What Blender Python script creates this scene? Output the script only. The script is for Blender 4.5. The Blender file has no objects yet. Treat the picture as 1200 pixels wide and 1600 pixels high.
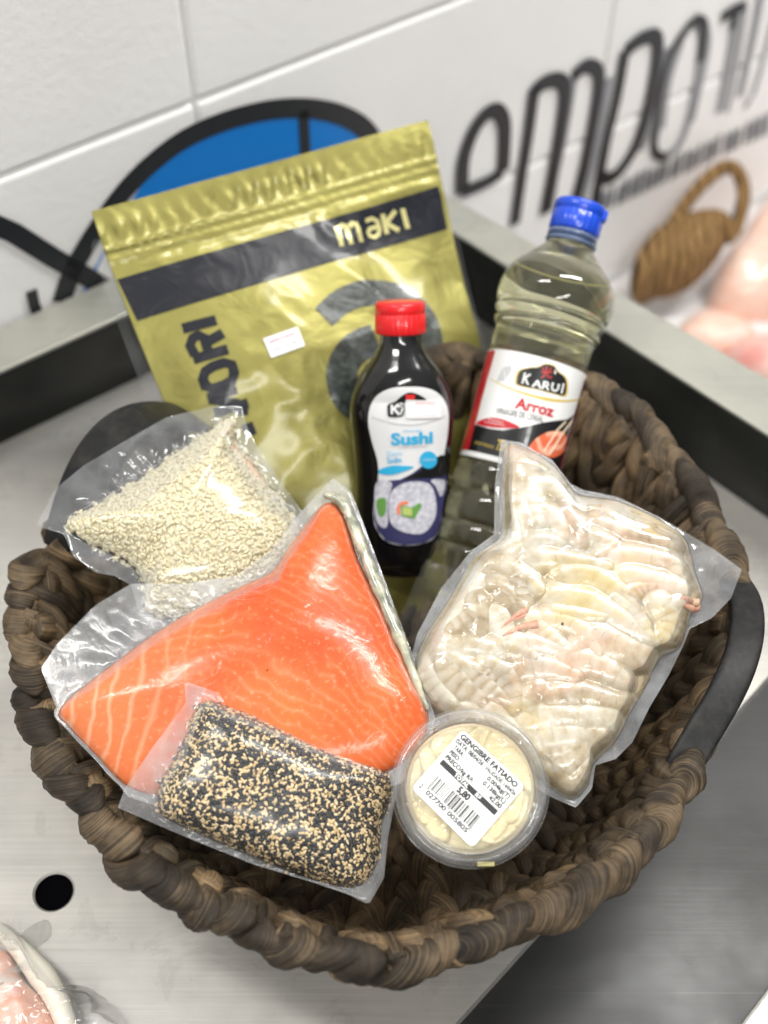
import bpy, bmesh, math, random
import numpy as np
from mathutils import Vector, Matrix
random.seed(7); rng = np.random.default_rng(7)
sc = bpy.context.scene; COL = sc.collection
PI = math.pi
# ------------------------------------------------------------------ camera
FPX = 1927.0; TH = math.radians(50.6)
CAM = np.array([0, 0, .708]); FW = np.array([0, math.cos(TH), -math.sin(TH)]); UPV = np.array([0, math.sin(TH), math.cos(TH)]); RT = np.array([1., 0, 0])
cam = bpy.data.objects.new('camera', bpy.data.cameras.new('camera')); COL.objects.link(cam); sc.camera = cam
cam.location = CAM; cam.rotation_euler = (PI/2-TH, 0, 0)
cam.data.sensor_fit = 'VERTICAL'; cam.data.sensor_height = 36; cam.data.lens = 36*FPX/1600
cam.data.clip_start = .01; cam.data.clip_end = 60
cam.data.dof.use_dof = True; cam.data.dof.focus_distance = .665; cam.data.dof.aperture_fstop = 3.8
# ------------------------------------------------------------------ world, lamps, exposure
w = bpy.data.worlds.new('World'); sc.world = w; w.use_nodes = True
nt = w.node_tree; bgn = nt.nodes['Background']
tc = nt.nodes.new('ShaderNodeTexCoord'); sx = nt.nodes.new('ShaderNodeSeparateXYZ'); cr = nt.nodes.new('ShaderNodeValToRGB')
nt.links.new(tc.outputs['Generated'], sx.inputs[0])
mr = nt.nodes.new('ShaderNodeMapRange'); mr.inputs[1].default_value = -1; mr.inputs[2].default_value = 1
nt.links.new(sx.outputs[2], mr.inputs[0]); nt.links.new(mr.outputs[0], cr.inputs[0])
cr.color_ramp.elements[0].position = .45; cr.color_ramp.elements[0].color = (.22, .21, .20, 1)
cr.color_ramp.elements[1].position = .8; cr.color_ramp.elements[1].color = (.86, .87, .85, 1)
nt.links.new(cr.outputs[0], bgn.inputs[0]); bgn.inputs[1].default_value = .58
def lamp(name, loc, target, sx_, sy_, e, col=(1, .985, .95), roll=0):
    l = bpy.data.lights.new(name, 'AREA'); l.shape = 'RECTANGLE'; l.size = sx_; l.size_y = sy_; l.energy = e; l.color = col
    o = bpy.data.objects.new(name, l); COL.objects.link(o); o.location = loc
    q = (Vector(target)-Vector(loc)).to_track_quat('-Z', 'Y'); o.rotation_euler = (q.to_matrix() @ Matrix.Rotation(roll, 3, 'Z')).to_euler()
    return o
lamp('ceiling_tube_lamp', (-1.15, .35, 2.1), (-.2, .4, 0), 1.5, .16, 42, roll=1.3)
lamp('ceiling_tube_lamp', (1.0, .95, 2.2), (.2, .5, 0), 1.5, .16, 52, roll=1.3)
lamp('ceiling_tube_lamp', (.35, -1.5, 2.1), (0, .3, 0), 1.5, .16, 34, roll=.3)
sc.view_settings.view_transform = 'Standard'; sc.view_settings.look = 'None'; sc.view_settings.exposure = -.06; sc.view_settings.gamma = 1
sc.render.engine = 'CYCLES'
sc.cycles.transparent_max_bounces = 24; sc.cycles.max_bounces = 18; sc.cycles.transmission_bounces = 16; sc.cycles.glossy_bounces = 6
sc.cycles.caustics_refractive = True; sc.cycles.caustics_reflective = False; sc.cycles.blur_glossy = .5
# ------------------------------------------------------------------ pixel <-> world helpers (used only to measure the traced outlines)
def U(x, y, t): return CAM+t*(FW+RT*(x-600)/FPX+UPV*(800-y)/FPX)
def atz(x, y, z):
    d = U(x, y, 1)-CAM; return CAM+d*(z-CAM[2])/d[2]
def norm(v): v = np.asarray(v, float); return v/np.linalg.norm(v)
def zp(s, ox, oy, pts): return [(ox+x/s, oy+y/s) for x, y in pts]
class Frame:
    """a plane in the scene: origin O, axes A (to the right), B (up), N (towards the viewer)"""
    def __init__(s, O, A, B, N): s.O, s.A, s.B, s.N = map(lambda q: np.asarray(q, float), (O, A, B, N))
    @staticmethod
    def from3(p1, p2, p3, o=None):
        P = [U(*p) for p in (p1, p2, p3)]; n = norm(np.cross(P[1]-P[0], P[2]-P[0]))
        if n.dot(CAM-P[0]) < 0: n = -n
        a = norm(RT-n*n.dot(RT)); b = np.cross(n, a); O = sum(P)/3
        f = Frame(O, a, b, n)
        if o: q = f.px(*o); f.O = f.w(*q)
        return f
    def px(s, x, y):
        d = U(x, y, 1)-CAM; p = CAM+d*(s.N.dot(s.O-CAM)/s.N.dot(d))-s.O; return (p.dot(s.A), p.dot(s.B))
    def pxs(s, pts): return np.array([s.px(*p) for p in pts])
    def w(s, u, v, h=0):
        u = np.asarray(u)[..., None]; v = np.asarray(v)[..., None]; h = np.asarray(h)[..., None]
        return s.O+u*s.A+v*s.B+h*s.N
# ------------------------------------------------------------------ object helpers
def tag(o, label=None, cat=None, group=None, kind=None):
    if label: o['label'] = label
    if cat: o['category'] = cat
    if group: o['group'] = group
    if kind: o['kind'] = kind
    return o
def empty(name, loc, label, cat, group=None):
    o = bpy.data.objects.new(name, None); COL.objects.link(o); o.location = Vector([float(c) for c in loc]); o.empty_display_size = .02
    return tag(o, label, cat, group)
def setpar(o, parent):
    if parent is not None:
        o.parent = parent
        off = Vector(parent.location)
        if parent.parent: off = off+Vector(parent.parent.location)
        o.location = -off if parent.type == 'EMPTY' else Vector((0, 0, 0))
def mesh(name, verts, faces, mat, parent=None, smooth=True, uv=None):
    me = bpy.data.meshes.new(name); me.from_pydata(np.asarray(verts, float).tolist(), [], [tuple(int(i) for i in f) for f in faces])
    if smooth: me.polygons.foreach_set('use_smooth', [True]*len(me.polygons))
    if uv is not None:
        l = me.uv_layers.new(name='UVMap'); uv = np.asarray(uv, float)
        vi = np.zeros(len(me.loops), int); me.loops.foreach_get('vertex_index', vi)
        l.data.foreach_set('uv', uv[vi].ravel())
    me.materials.append(mat); me.update()
    o = bpy.data.objects.new(name, me); COL.objects.link(o); setpar(o, parent)
    return o
def grid_faces(nr, nc, wrap=True):
    f = []
    for i in range(nr-1):
        for j in range(nc if wrap else nc-1):
            k = (j+1) % nc; f.append((i*nc+j, i*nc+k, (i+1)*nc+k, (i+1)*nc+j))
    return f
def join(parts):
    V = []; F = []; UVs = []; n = 0
    for p in parts:
        V.append(np.asarray(p[0], float)); F += [tuple(i+n for i in f) for f in p[1]]
        if len(p) > 2: UVs.append(p[2])
        n += len(p[0])
    return (np.concatenate(V), F, np.concatenate(UVs) if UVs else None)
def box(c, ax, ay, az, bev=0):
    """c centre, three half-axis vectors"""
    c, ax, ay, az = map(lambda q: np.asarray(q, float), (c, ax, ay, az))
    V = [c+i*ax+j*ay+k*az for i in (-1, 1) for j in (-1, 1) for k in (-1, 1)]
    F = [(0, 1, 3, 2), (4, 6, 7, 5), (0, 4, 5, 1), (2, 3, 7, 6), (0, 2, 6, 4), (1, 5, 7, 3)]
    return np.array(V), F
def bevel_obj(o, wd, seg=2):
    m = o.modifiers.new('bevel', 'BEVEL'); m.width = wd; m.segments = seg; m.limit_method = 'ANGLE'; m.angle_limit = .6
def catmull(P, n=8, closed=True):
    P = np.asarray(P, float); m = len(P); out = []
    rngi = range(m if closed else m-1)
    for i in rngi:
        if closed: a, b, c, d = P[(i-1) % m], P[i], P[(i+1) % m], P[(i+2) % m]
        else: a, b, c, d = P[max(i-1, 0)], P[i], P[i+1], P[min(i+2, m-1)]
        for k in range(n):
            t = k/n; out.append(.5*((2*b)+(-a+c)*t+(2*a-5*b+4*c-d)*t*t+(-a+3*b-3*c+d)*t**3))
    if not closed: out.append(P[-1])
    return np.array(out)
def sinoise(seed, freq, octs=4, gain=.55, dim=2):
    r = np.random.default_rng(seed); K = []
    for o in range(octs):
        for _ in range(5):
            d = r.normal(size=dim); d /= np.linalg.norm(d); K.append((d*freq*(1.9**o)*r.uniform(.7, 1.3), r.uniform(0, 6.28), gain**o))
    s = sum(k[2] for k in K)/2.2
    def f(*a):
        v = 0
        for d, p, g in K:
            v = v+g*np.sin(sum(d[i]*a[i] for i in range(dim))+p)
        return v/s
    return f
def tube(path, radius, nseg=12, flat=None, uvscale=1, cap=True):
    """path Nx3, radius scalar or N array"""
    P = np.asarray(path, float); n = len(P); r = np.broadcast_to(np.asarray(radius, float), (n,))
    T = np.gradient(P, axis=0); T /= np.linalg.norm(T, axis=1)[:, None]
    ref = np.array([0, 0, 1.]) if abs(T[0][2]) < .9 else np.array([1., 0, 0])
    a = norm(ref-T[0]*ref.dot(T[0])); As = []
    for i in range(n):
        a = norm(a-T[i]*a.dot(T[i])); As.append(a)
    A = np.array(As); B = np.cross(T, A)
    th = np.linspace(0, 2*PI, nseg, endpoint=False)
    V = P[:, None]+r[:, None, None]*(np.cos(th)[None, :, None]*A[:, None]+np.sin(th)[None, :, None]*B[:, None])
    L = np.concatenate([[0], np.cumsum(np.linalg.norm(np.diff(P, axis=0), axis=1))])
    uv = np.stack([np.repeat(L, nseg)*uvscale, np.tile(np.abs(th-PI)/PI, n)*np.mean(r)*3*uvscale], 1)
    F = grid_faces(n, nseg); V = V.reshape(-1, 3)
    if cap: F += [tuple(range(nseg))[::-1], tuple((n-1)*nseg+i for i in range(nseg))]
    return V, F, uv
# ------------------------------------------------------------------ materials
def M(name, col=(.5, .5, .5), rough=.5, metal=0, **kw):
    m = bpy.data.materials.new(name); m.use_nodes = True; b = m.node_tree.nodes['Principled BSDF']
    b.inputs['Base Color'].default_value = (*col, 1); b.inputs['Roughness'].default_value = rough; b.inputs['Metallic'].default_value = metal
    for k, v in kw.items():
        k = {'coat': 'Coat Weight', 'coatr': 'Coat Roughness', 'sss': 'Subsurface Weight', 'sssr': 'Subsurface Radius', 'ssss': 'Subsurface Scale', 'trans': 'Transmission Weight', 'ior': 'IOR', 'alpha': 'Alpha', 'aniso': 'Anisotropic', 'spec': 'Specular IOR Level'}[k]
        b.inputs[k].default_value = v
    return m
class NT:
    def __init__(s, m): s.t = m.node_tree; s.N = s.t.nodes; s.L = s.t.links; s.b = s.N.get('Principled BSDF')
    def n(s, ty, **kw):
        x = s.N.new('ShaderNode'+ty)
        for k, v in kw.items():
            if k.startswith('i_'):
                kk = k[2:]; x.inputs[int(kk) if kk.isdigit() else kk].default_value = v
            else: setattr(x, k, v)
        return x
    def l(s, a, b): s.L.new(a, b)
    def coord(s, kind='Object', scale=(1, 1, 1), rot=(0, 0, 0)):
        t = s.n('TexCoord'); mp = s.n('Mapping'); mp.inputs['Scale'].default_value = scale; mp.inputs['Rotation'].default_value = rot
        s.l(t.outputs[kind], mp.inputs[0]); return mp.outputs[0]
    def noise(s, co, scale, detail=4, rough=.55, dist=0):
        x = s.n('TexNoise'); x.inputs['Scale'].default_value = scale; x.inputs['Detail'].default_value = detail; x.inputs['Roughness'].default_value = rough; x.inputs['Distortion'].default_value = dist
        s.l(co, x.inputs['Vector']); return x.outputs['Fac']
    def ramp(s, fac, stops):
        x = s.n('ValToRGB'); e = x.color_ramp.elements
        while len(e) < len(stops): e.new(.5)
        for q, (p, c) in zip(e, stops): q.position = p; q.color = (*c, 1) if len(c) == 3 else c
        s.l(fac, x.inputs[0]); return x.outputs[0]
    def mix(s, fac, a, b, mode='MIX'):
        x = s.n('Mix', data_type='RGBA', blend_type=mode)
        for v, i in ((fac, 0), (a, 6), (b, 7)):
            if isinstance(v, (int, float)): x.inputs[i].default_value = v
            elif isinstance(v, tuple): x.inputs[i].default_value = (*v, 1)
            else: s.l(v, x.inputs[i])
        return x.outputs[2]
    def math(s, op, a, b=0):
        x = s.n('Math', operation=op)
        for v, i in ((a, 0), (b, 1)):
            if isinstance(v, (int, float)): x.inputs[i].default_value = v
            else: s.l(v, x.inputs[i])
        return x.outputs[0]
    def bump(s, h, strength=.3, dist=.001, to=None):
        x = s.n('Bump'); x.inputs['Strength'].default_value = strength; x.inputs['Distance'].default_value = dist; s.l(h, x.inputs['Height'])
        if to is not False: s.l(x.outputs[0], (to or s.b).inputs['Normal'])
        return x.outputs[0]
g3 = lambda v: (v, v, v)
def rough_var(n, co, sc_, lo, hi):
    f = n.noise(co, sc_, 5); mr_ = n.n('MapRange'); mr_.inputs[1].default_value = .3; mr_.inputs[2].default_value = .7; mr_.inputs[3].default_value = lo; mr_.inputs[4].default_value = hi
    n.l(f, mr_.inputs[0]); n.l(mr_.outputs[0], n.b.inputs['Roughness'])
def steel_mat(name, base, metal=.75, lo=.3, hi=.5, rotz=0, streak=.5, dirt=True):
    m = M(name, base, .4, metal); n = NT(m); n.b.inputs['Specular IOR Level'].default_value = .5
    co = n.coord('Object', (1, 1, 1)); st = n.coord('Object', (6, 420, 6), (0, 0, rotz))
    s1 = n.noise(st, 1, 3, .7); blo = n.noise(co, 7, 8, .68)
    c1 = n.ramp(blo, [(.3, (base[0]*.84, base[1]*.85, base[2]*.87)), (.7, (base[0]*1.08, base[1]*1.06, base[2]*1.02))])
    c2 = n.mix(.25*streak, c1, n.ramp(s1, [(.3, g3(.25)), (.7, g3(1.))]), 'MULTIPLY')
    sc1 = n.noise(n.coord('Object', (5, 700, 5), (0, 0, rotz+.6)), 1, 2, .8); c2 = n.mix(n.ramp(sc1, [(.66, g3(0)), (.72, g3(.30))]), c2, (.16, .155, .15))
    if dirt: stn = n.noise(co, 24, 7, .7, .8); c2 = n.mix(n.ramp(stn, [(.56, g3(0)), (.60, g3(.16)), (.66, g3(.02))]), c2, (.20, .18, .15))
    if dirt:
        d = n.noise(co, 60, 6, .7); c2 = n.mix(n.ramp(d, [(.66, g3(0)), (.74, g3(.35))]), c2, (.25, .22, .18))
    n.l(c2, n.b.inputs['Base Color']); rough_var(n, co, 14, lo, hi); n.bump(s1, .12, .0004)
    return m
ANG = math.atan2(.596, .803)
m_steel = steel_mat('brushed_steel', (.62, .60, .565), .35, .26, .42, .5, .8)
m_steel_rim = steel_mat('brushed_steel_rim', (.40, .40, .355), .45, .3, .5, -ANG, .5)
m_steel_dark = steel_mat('shade_toned_steel', (.036, .036, .036), .3, .32, .5, .87, .9, dirt=False)  # basket shadow and dark reflections put into the steel's base colour
m_darkface = M('dark_inner_face', (.010, .011, .010), .6, spec=.12); n = NT(m_darkface); co = n.coord(); rough_var(n, co, 20, .35, .6); n.bump(n.noise(co, 60, 4), .1, .001)  # near-black colour for the inner faces of the table rims
m_wall = M('painted_block', (.80, .80, .79), .55); n = NT(m_wall); co = n.coord()
n.l(n.ramp(n.noise(co, 6, 6, .6), [(.3, (.88, .87, .86)), (.7, (.93, .93, .925))]), n.b.inputs['Base Color']); n.bump(n.noise(co, 140, 6, .65), .35, .0015)
m_wblack = M('wall_paint_black', (.012, .014, .018), .45); n = NT(m_wblack); n.bump(n.noise(n.coord(), 140, 5), .3, .001)
m_wblue = M('wall_paint_blue', (.0, .20, .66), .45); n = NT(m_wblue); n.bump(n.noise(n.coord(), 140, 5), .3, .001)
m_wgrey = M('wall_paint_grey', (.28, .29, .31), .5)
m_hole = M('hole_black', (.001, .001, .002), .9, spec=.05)
def film_mat(name, haze=.06, rough=.06, bump=.4, fine=90, hazecol=(.85, .87, .9), tex=False, ior=1.45):
    m = bpy.data.materials.new(name); m.use_nodes = True; n = NT(m); n.N.remove(n.b)
    out = n.N['Material Output']; tr = n.n('BsdfTransparent'); gl = n.n('BsdfGlossy'); df = n.n('BsdfTranslucent'); d2 = n.n('BsdfDiffuse')
    gl.inputs['Roughness'].default_value = rough; df.inputs[0].default_value = (*hazecol, 1); d2.inputs[0].default_value = (*hazecol, 1)
    co = n.coord(); a = n.noise(co, fine, 3, .5, 1.2); rid = n.math('ABSOLUTE', n.math('SUBTRACT', n.noise(co, fine*.45, 2, .5, 2.), .5))
    rr = n.math('SMOOTH_MIN', rid, .05); h = n.math('ADD', n.math('MULTIPLY', a, .6), n.math('MULTIPLY', rr, 3.))
    if tex:
        vo = n.n('TexChecker'); vo.inputs['Scale'].default_value = 1600; n.l(co, vo.inputs[0]); h = n.math('ADD', h, n.math('MULTIPLY', vo.outputs['Fac'], .12))
    bp = n.n('Bump'); bp.inputs['Strength'].default_value = bump; bp.inputs['Distance'].default_value = .0012; n.l(h, bp.inputs['Height'])
    for q in (gl, df, d2): n.l(bp.outputs[0], q.inputs['Normal'])
    fr = n.n('Fresnel'); fr.inputs[0].default_value = ior; n.l(bp.outputs[0], fr.inputs['Normal'])
    hz = n.n('MixShader'); hz.inputs[0].default_value = .5; n.l(df.outputs[0], hz.inputs[1]); n.l(d2.outputs[0], hz.inputs[2])
    hv = n.ramp(n.noise(co, 35, 4, .6), [(.35, g3(haze*.55)), (.7, g3(min(1, haze*1.6)))])
    m1 = n.n('MixShader'); n.l(hv, m1.inputs[0]); n.l(tr.outputs[0], m1.inputs[1]); n.l(hz.outputs[0], m1.inputs[2])
    m2 = n.n('MixShader'); n.l(n.math('MINIMUM', n.math('MULTIPLY', fr.outputs[0], .8), .42), m2.inputs[0]); n.l(m1.outputs[0], m2.inputs[1]); n.l(gl.outputs[0], m2.inputs[2])
    n.l(m2.outputs[0], out.inputs[0]); return m
# weave materials: fibres run along UV.x
def fibre_mat(name, dark, mid, light, seed=0, fx=12, fy=1300):
    m = M(name, mid, .52, spec=.28); n = NT(m); uv = n.coord('UV', (fx, fy, 1)); oi = n.n('ObjectInfo'); co = n.coord('Object')
    add = n.n('VectorMath', operation='ADD'); n.l(uv, add.inputs[0]); n.l(oi.outputs['Random'], add.inputs[1])
    f = n.noise(add.outputs[0], 1, 4, .65, .3); big = n.noise(co, 42, 3, .6)
    s = n.math('ADD', n.math('MULTIPLY', f, .62), n.math('MULTIPLY', big, .52)); s = n.math('ADD', s, n.math('MULTIPLY', n.math('SUBTRACT', oi.outputs['Random'], .5), .18))
    c = n.ramp(s, [(.34, dark), (.56, mid), (.84, light)]); n.l(c, n.b.inputs['Base Color']); n.bump(f, .9, .0012)
    return m
m_braid = fibre_mat('water_hyacinth_braid', (.006, .0048, .0036), (.075, .052, .030), (.36, .24, .125))
m_rim = fibre_mat('water_hyacinth_wrap', (.009, .0075, .006), (.038, .028, .019), (.25, .175, .10))
m_handle = M('black_painted_wood', (.009, .009, .009), .5, spec=.3); n = NT(m_handle); n.bump(n.noise(n.coord('Object', (30, 30, 30)), 6, 6), .25, .001); n.l(n.ramp(n.noise(n.coord(), 90, 6, .7), [(.45, (.007, .007, .008)), (.72, (.026, .024, .021))]), n.b.inputs['Base Color'])
m_jute = M('jute', (.35, .24, .12), .8)
# ------------------------------------------------------------------ steel table (setting)
ZR = .09
ic = atz(615, 298, ZR); fc = atz(617, 395, 0)
dirL = norm([-.803, -.596, 0]); dirR = norm(atz(1200, 675, ZR)-atz(695, 350, ZR))
def flat(v): v = np.array(v, float); v[2] = 0; return v
dirR = norm(flat(dirR)); dRf = norm(flat(atz(1200, 792, 0)-atz(1067, 701, 0)))
# floor sheet with a real drain hole and an added lower panel toned as shade
hc = atz(84, 1393, 0); hr = .0125
eA = atz(700, 1612, 0); eB = atz(1215, 1040, 0)
# bright floor polygon: corner fc, along left, towards viewer, edge line eA-eB, back to right
Lfar = fc+dirL*1.4; ed = norm(eB-eA)
Rf = fc+dRf*.5
poly = [fc, Lfar, Lfar+np.array([0, -1.2, 0]), eA-ed*.6, eA, eB, fc+dRf*.52]
bm = bmesh.new()
vs = [bm.verts.new(p) for p in poly]; es = [bm.edges.new((vs[i], vs[(i+1) % len(vs)])) for i in range(len(vs))]
hv = [bm.verts.new(hc+hr*np.array([math.cos(a), math.sin(a), 0])) for a in np.linspace(0, 2*PI, 48, endpoint=False)]
es += [bm.edges.new((hv[i], hv[(i+1) % 48])) for i in range(48)]
bmesh.ops.triangle_fill(bm, use_beauty=True, edges=es)
# hole wall
hm_ = [bm.verts.new(hc+(hr-.0012)*np.array([math.cos(a), math.sin(a), 0])+np.array([0, 0, -.0012])) for a in np.linspace(0, 2*PI, 48, endpoint=False)]
for i in range(48):
    k = (i+1) % 48; bm.faces.new((hv[i], hv[k], hm_[k], hm_[i]))
# folded edge down to the added shade-toned panel
d0 = bm.verts.new(eA-ed*.6+np.array([0, 0, -.012])); d1 = bm.verts.new(eB+np.array([0, 0, -.012])); t0 = bm.verts.new(eA-ed*.6); t1 = bm.verts.new(eB)
bm.faces.new((t0, t1, d1, d0))
bmesh.ops.recalc_face_normals(bm, faces=bm.faces)
me = bpy.data.meshes.new('table_top'); bm.to_mesh(me); me.materials.append(m_steel); o = bpy.data.objects.new('table_top', me); COL.objects.link(o); tag(o, kind='structure')
V, F = box(hc+np.array([0, 0, -.0055]), (.03, 0, 0), (0, .03, 0), (0, 0, .002)); tag(mesh('drain_dark_plate', V, F, m_hole, smooth=False), kind='structure')  # black plate standing in for the darkness inside the drain
pn = norm(np.cross(ed, [0, 0, 1])); 
if pn[1] > 0: pn = -pn
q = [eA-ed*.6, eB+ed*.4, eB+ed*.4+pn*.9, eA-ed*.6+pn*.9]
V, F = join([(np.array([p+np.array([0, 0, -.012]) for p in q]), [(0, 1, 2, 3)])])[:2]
tag(mesh('table_shade_panel', V, F, m_steel_dark, smooth=False), kind='structure')
# bright strip of a second sheet at the far lower right
s0 = atz(1136, 1612, -.008); s1 = atz(1215, 1540, -.008)
V, F = box((s0+s1)/2+pn*.05, ed*.25, pn*.05, (0, 0, .003)); o = mesh('table_ledge', V, F, m_steel, smooth=False); bevel_obj(o, .002); tag(o, kind='structure')
# raised rims: dark inner faces with a light steel top
def quadstrip(name, a, b, c, d, mat, th=.003):
    nrm = norm(np.cross(b-a, d-a)); V = np.array([a, b, c, d, a-nrm*th, b-nrm*th, c-nrm*th, d-nrm*th])
    F = [(0, 1, 2, 3), (7, 6, 5, 4), (0, 4, 5, 1), (1, 5, 6, 2), (2, 6, 7, 3), (3, 7, 4, 0)]
    return mesh(name, V, F, mat, smooth=False)
icR = ic; up = np.array([0, 0, 1.])
oc = atz(648, 262, ZR)
LF = flat(fc)+dirL*1.4; LI = ic+dirL*1.4
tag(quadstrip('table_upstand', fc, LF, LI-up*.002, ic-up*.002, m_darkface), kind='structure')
Ri = ic+dirR*.62; Rfl = fc+dRf*.62
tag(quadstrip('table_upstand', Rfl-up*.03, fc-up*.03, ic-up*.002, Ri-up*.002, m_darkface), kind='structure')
Nw = np.array([.596, -.803, 0]); W0 = atz(0, 512, .09)
dOut = abs(Nw.dot(ic-W0))
LO = LI-Nw*dOut
Ro = atz(1200, 590, ZR)
oR = atz(685, 295, ZR); dO = norm(flat(Ro-oR)); 
# outer corner = where outer right line meets the wall
tt = Nw.dot(W0-oR)/Nw.dot(dO); OC = oR+dO*tt; OC[2] = ZR
def slab(name, pts, mat, h=.004, bev=.0012):
    pts = [np.array(p, float) for p in pts]; m_ = len(pts)
    V = np.array(pts+[p-up*h for p in pts]); F = [tuple(range(m_)), tuple(range(2*m_-1, m_-1, -1))]+[(i, i+m_, (i+1) % m_+m_, (i+1) % m_) for i in range(m_)]
    o = mesh(name, V, F, mat, smooth=False); bevel_obj(o, bev)
    bmx = bmesh.new(); bmx.from_mesh(o.data); bmesh.ops.recalc_face_normals(bmx, faces=bmx.faces); bmx.to_mesh(o.data); bmx.free(); return o
ovh = .002
o = slab('table_rim', [ic+np.array([0, -ovh*1.4, 0]), LI+Nw*ovh, LO, OC], m_steel_rim); tag(o, kind='structure')
o = slab('table_rim', [ic+np.array([0, -ovh*1.4, -.0004]), OC-up*.0004, oR+dO*.62-up*.0004, Ri+norm(np.cross(dirR, up))*ovh-up*.0004], m_steel_rim); tag(o, kind='structure')
# ------------------------------------------------------------------ wall of painted blocks
WA = np.array([.803, .596, 0])
wallF = Frame(flat(W0)-Nw*.004, WA, up, Nw)
root = empty('block_wall', W0*np.array([1, 1, 0])-up*.9, 'white painted block wall with wide mortar grooves behind the steel table', 'wall')
def blk(s0, s1, z0, z1):
    V, F = box(wallF.w((s0+s1)/2, (z0+z1)/2, -.03), WA*(s1-s0)/2, up*(z1-z0)/2, Nw*.03)
    return V, F
parts = []
for zi, (z0, z1) in enumerate([(.2065, .396), (.009, .2035), (-.189, .006), (-.387, -.192), (-.585, -.39), (.399, .6), (.603, .8)]):
    xs = [-1.0, -.65, -.242, .186, .614, 1.04, 1.47, 1.9, 2.3]
    for a, b in zip(xs[:-1], xs[1:]): parts.append(blk(a+.0014, b-.0014, z0, z1))
V, F, _ = join(parts); o = mesh('painted_blocks', V, F, m_wall, root, smooth=False); bevel_obj(o, .0035, 3)
V, F = box(wallF.w(.6, .1, -.036), WA*2, up*1, Nw*.031); mesh('mortar', V, F, m_wall, root, smooth=False)
# flat decals -------------------------------------------------------
def poly_bm(polys):
    bm = bmesh.new()
    for k, P in enumerate(polys):
        holes = []
        if isinstance(P, tuple): P, holes = P
        es = []
        for ring in [P]+holes:
            vs = [bm.verts.new((p[0], p[1], 0)) for p in ring]; es += [bm.edges.new((vs[i], vs[(i+1) % len(vs)])) for i in range(len(vs))]
        bmesh.ops.triangle_fill(bm, use_beauty=True, edges=es)
    return bm
def cutgrid(bm, step):
    xs = [v.co.x for v in bm.verts]; ys = [v.co.y for v in bm.verts]
    if not xs: return
    for ax, lo, hi in ((0, min(xs), max(xs)), (1, min(ys), max(ys))):
        k = math.ceil(lo/step)
        while k*step < hi:
            co = [0, 0, 0]; co[ax] = k*step; no = [0, 0, 0]; no[ax] = 1
            bmesh.ops.bisect_plane(bm, geom=bm.verts[:]+bm.edges[:]+bm.faces[:], plane_co=co, plane_no=no, dist=1e-7); k += 1
def decal(name, bm, fn, mat, parent, step=None):
    """bm in flat 2D coordinates; fn(u,v)->world"""
    if step: cutgrid(bm, step)
    bmesh.ops.remove_doubles(bm, verts=bm.verts, dist=1e-7)
    co = np.array([v.co[:2] for v in bm.verts]); bm.verts.index_update()
    F = [[v.index for v in f.verts] for f in bm.faces]; bm.free()
    Wp = fn(co[:, 0], co[:, 1])
    # orient towards the camera
    F2 = []
    for f in F:
        a, b, c = Wp[f[0]], Wp[f[1]], Wp[f[2]]
        F2.append(f[::-1] if np.cross(b-a, c-a).dot(CAM-a) < 0 else f)
    return mesh(name, Wp, F2, mat, parent, smooth=False, uv=co)
def stroke(pts, wd, closed=False, cap=0):
    P = np.asarray(pts, float); wd = np.broadcast_to(np.asarray(wd, float), (len(P),))
    if closed:
        T = np.roll(P, -1, 0)-np.roll(P, 1, 0)
    else: T = np.gradient(P, axis=0)
    T /= np.linalg.norm(T, axis=1)[:, None]; Nn = np.stack([-T[:, 1], T[:, 0]], 1)
    L = P+Nn*wd[:, None]/2; R_ = P-Nn*wd[:, None]/2
    out = []
    m_ = len(P)
    for i in range(m_ if closed else m_-1):
        k = (i+1) % m_; out.append([tuple(L[i]), tuple(L[k]), tuple(R_[k]), tuple(R_[i])])
    return out
def stroke_bm(lines):
    """lines: (pts, width, closed)"""
    bm = bmesh.new()
    for pts, wd, cl in lines:
        for q in stroke(pts, wd, cl):
            try: bm.faces.new([bm.verts.new((p[0], p[1], 0)) for p in q])
            except ValueError: pass
    return bm
def ell(cx, cy, rx, ry, n=40, rot=0):
    a = np.linspace(0, 2*PI, n, endpoint=False); x = rx*np.cos(a); y = ry*np.sin(a)
    return [(cx+x_*math.cos(rot)-y_*math.sin(rot), cy+x_*math.sin(rot)+y_*math.cos(rot)) for x_, y_ in zip(x, y)]
_tc = {}
def text_mesh(body, bold=0., spacing=1.):
    k = (body, bold, spacing)
    if k not in _tc:
        cu = bpy.data.curves.new('t', 'FONT'); cu.body = body; cu.size = 1; cu.offset = bold; cu.resolution_u = 3; cu.space_character = spacing
        ob = bpy.data.objects.new('t', cu); COL.objects.link(ob); dg = bpy.context.evaluated_depsgraph_get(); dg.update()
        me = bpy.data.meshes.new_from_object(ob.evaluated_get(dg)); co = np.array([v.co[:2] for v in me.vertices]); F = [tuple(p.vertices) for p in me.polygons]
        bpy.data.objects.remove(ob); bpy.data.curves.remove(cu); bpy.data.meshes.remove(me)
        x0, x1 = co[:, 0].min(), co[:, 0].max()
        _tc[k] = ((co-[x0, 0])/[x1-x0, 1], F)
    return _tc[k]
CAPH = .73
def text_into(bm, body, p0, p1, h, bold=0., slant=0, spacing=1.):
    """text stretched from p0 to p1 along its baseline, cap height h (2D coordinates)"""
    co, F = text_mesh(body, bold, spacing); p0 = np.array(p0, float); p1 = np.array(p1, float); d = p1-p0; nn = norm([-d[1], d[0]])
    P = p0+co[:, :1]*d+(co[:, 1:]/CAPH*h)*(nn+slant*norm(d)); vs = [bm.verts.new((p[0], p[1], 0)) for p in P]
    for f in F:
        try: bm.faces.new([vs[i] for i in f])
        except ValueError: pass
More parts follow.
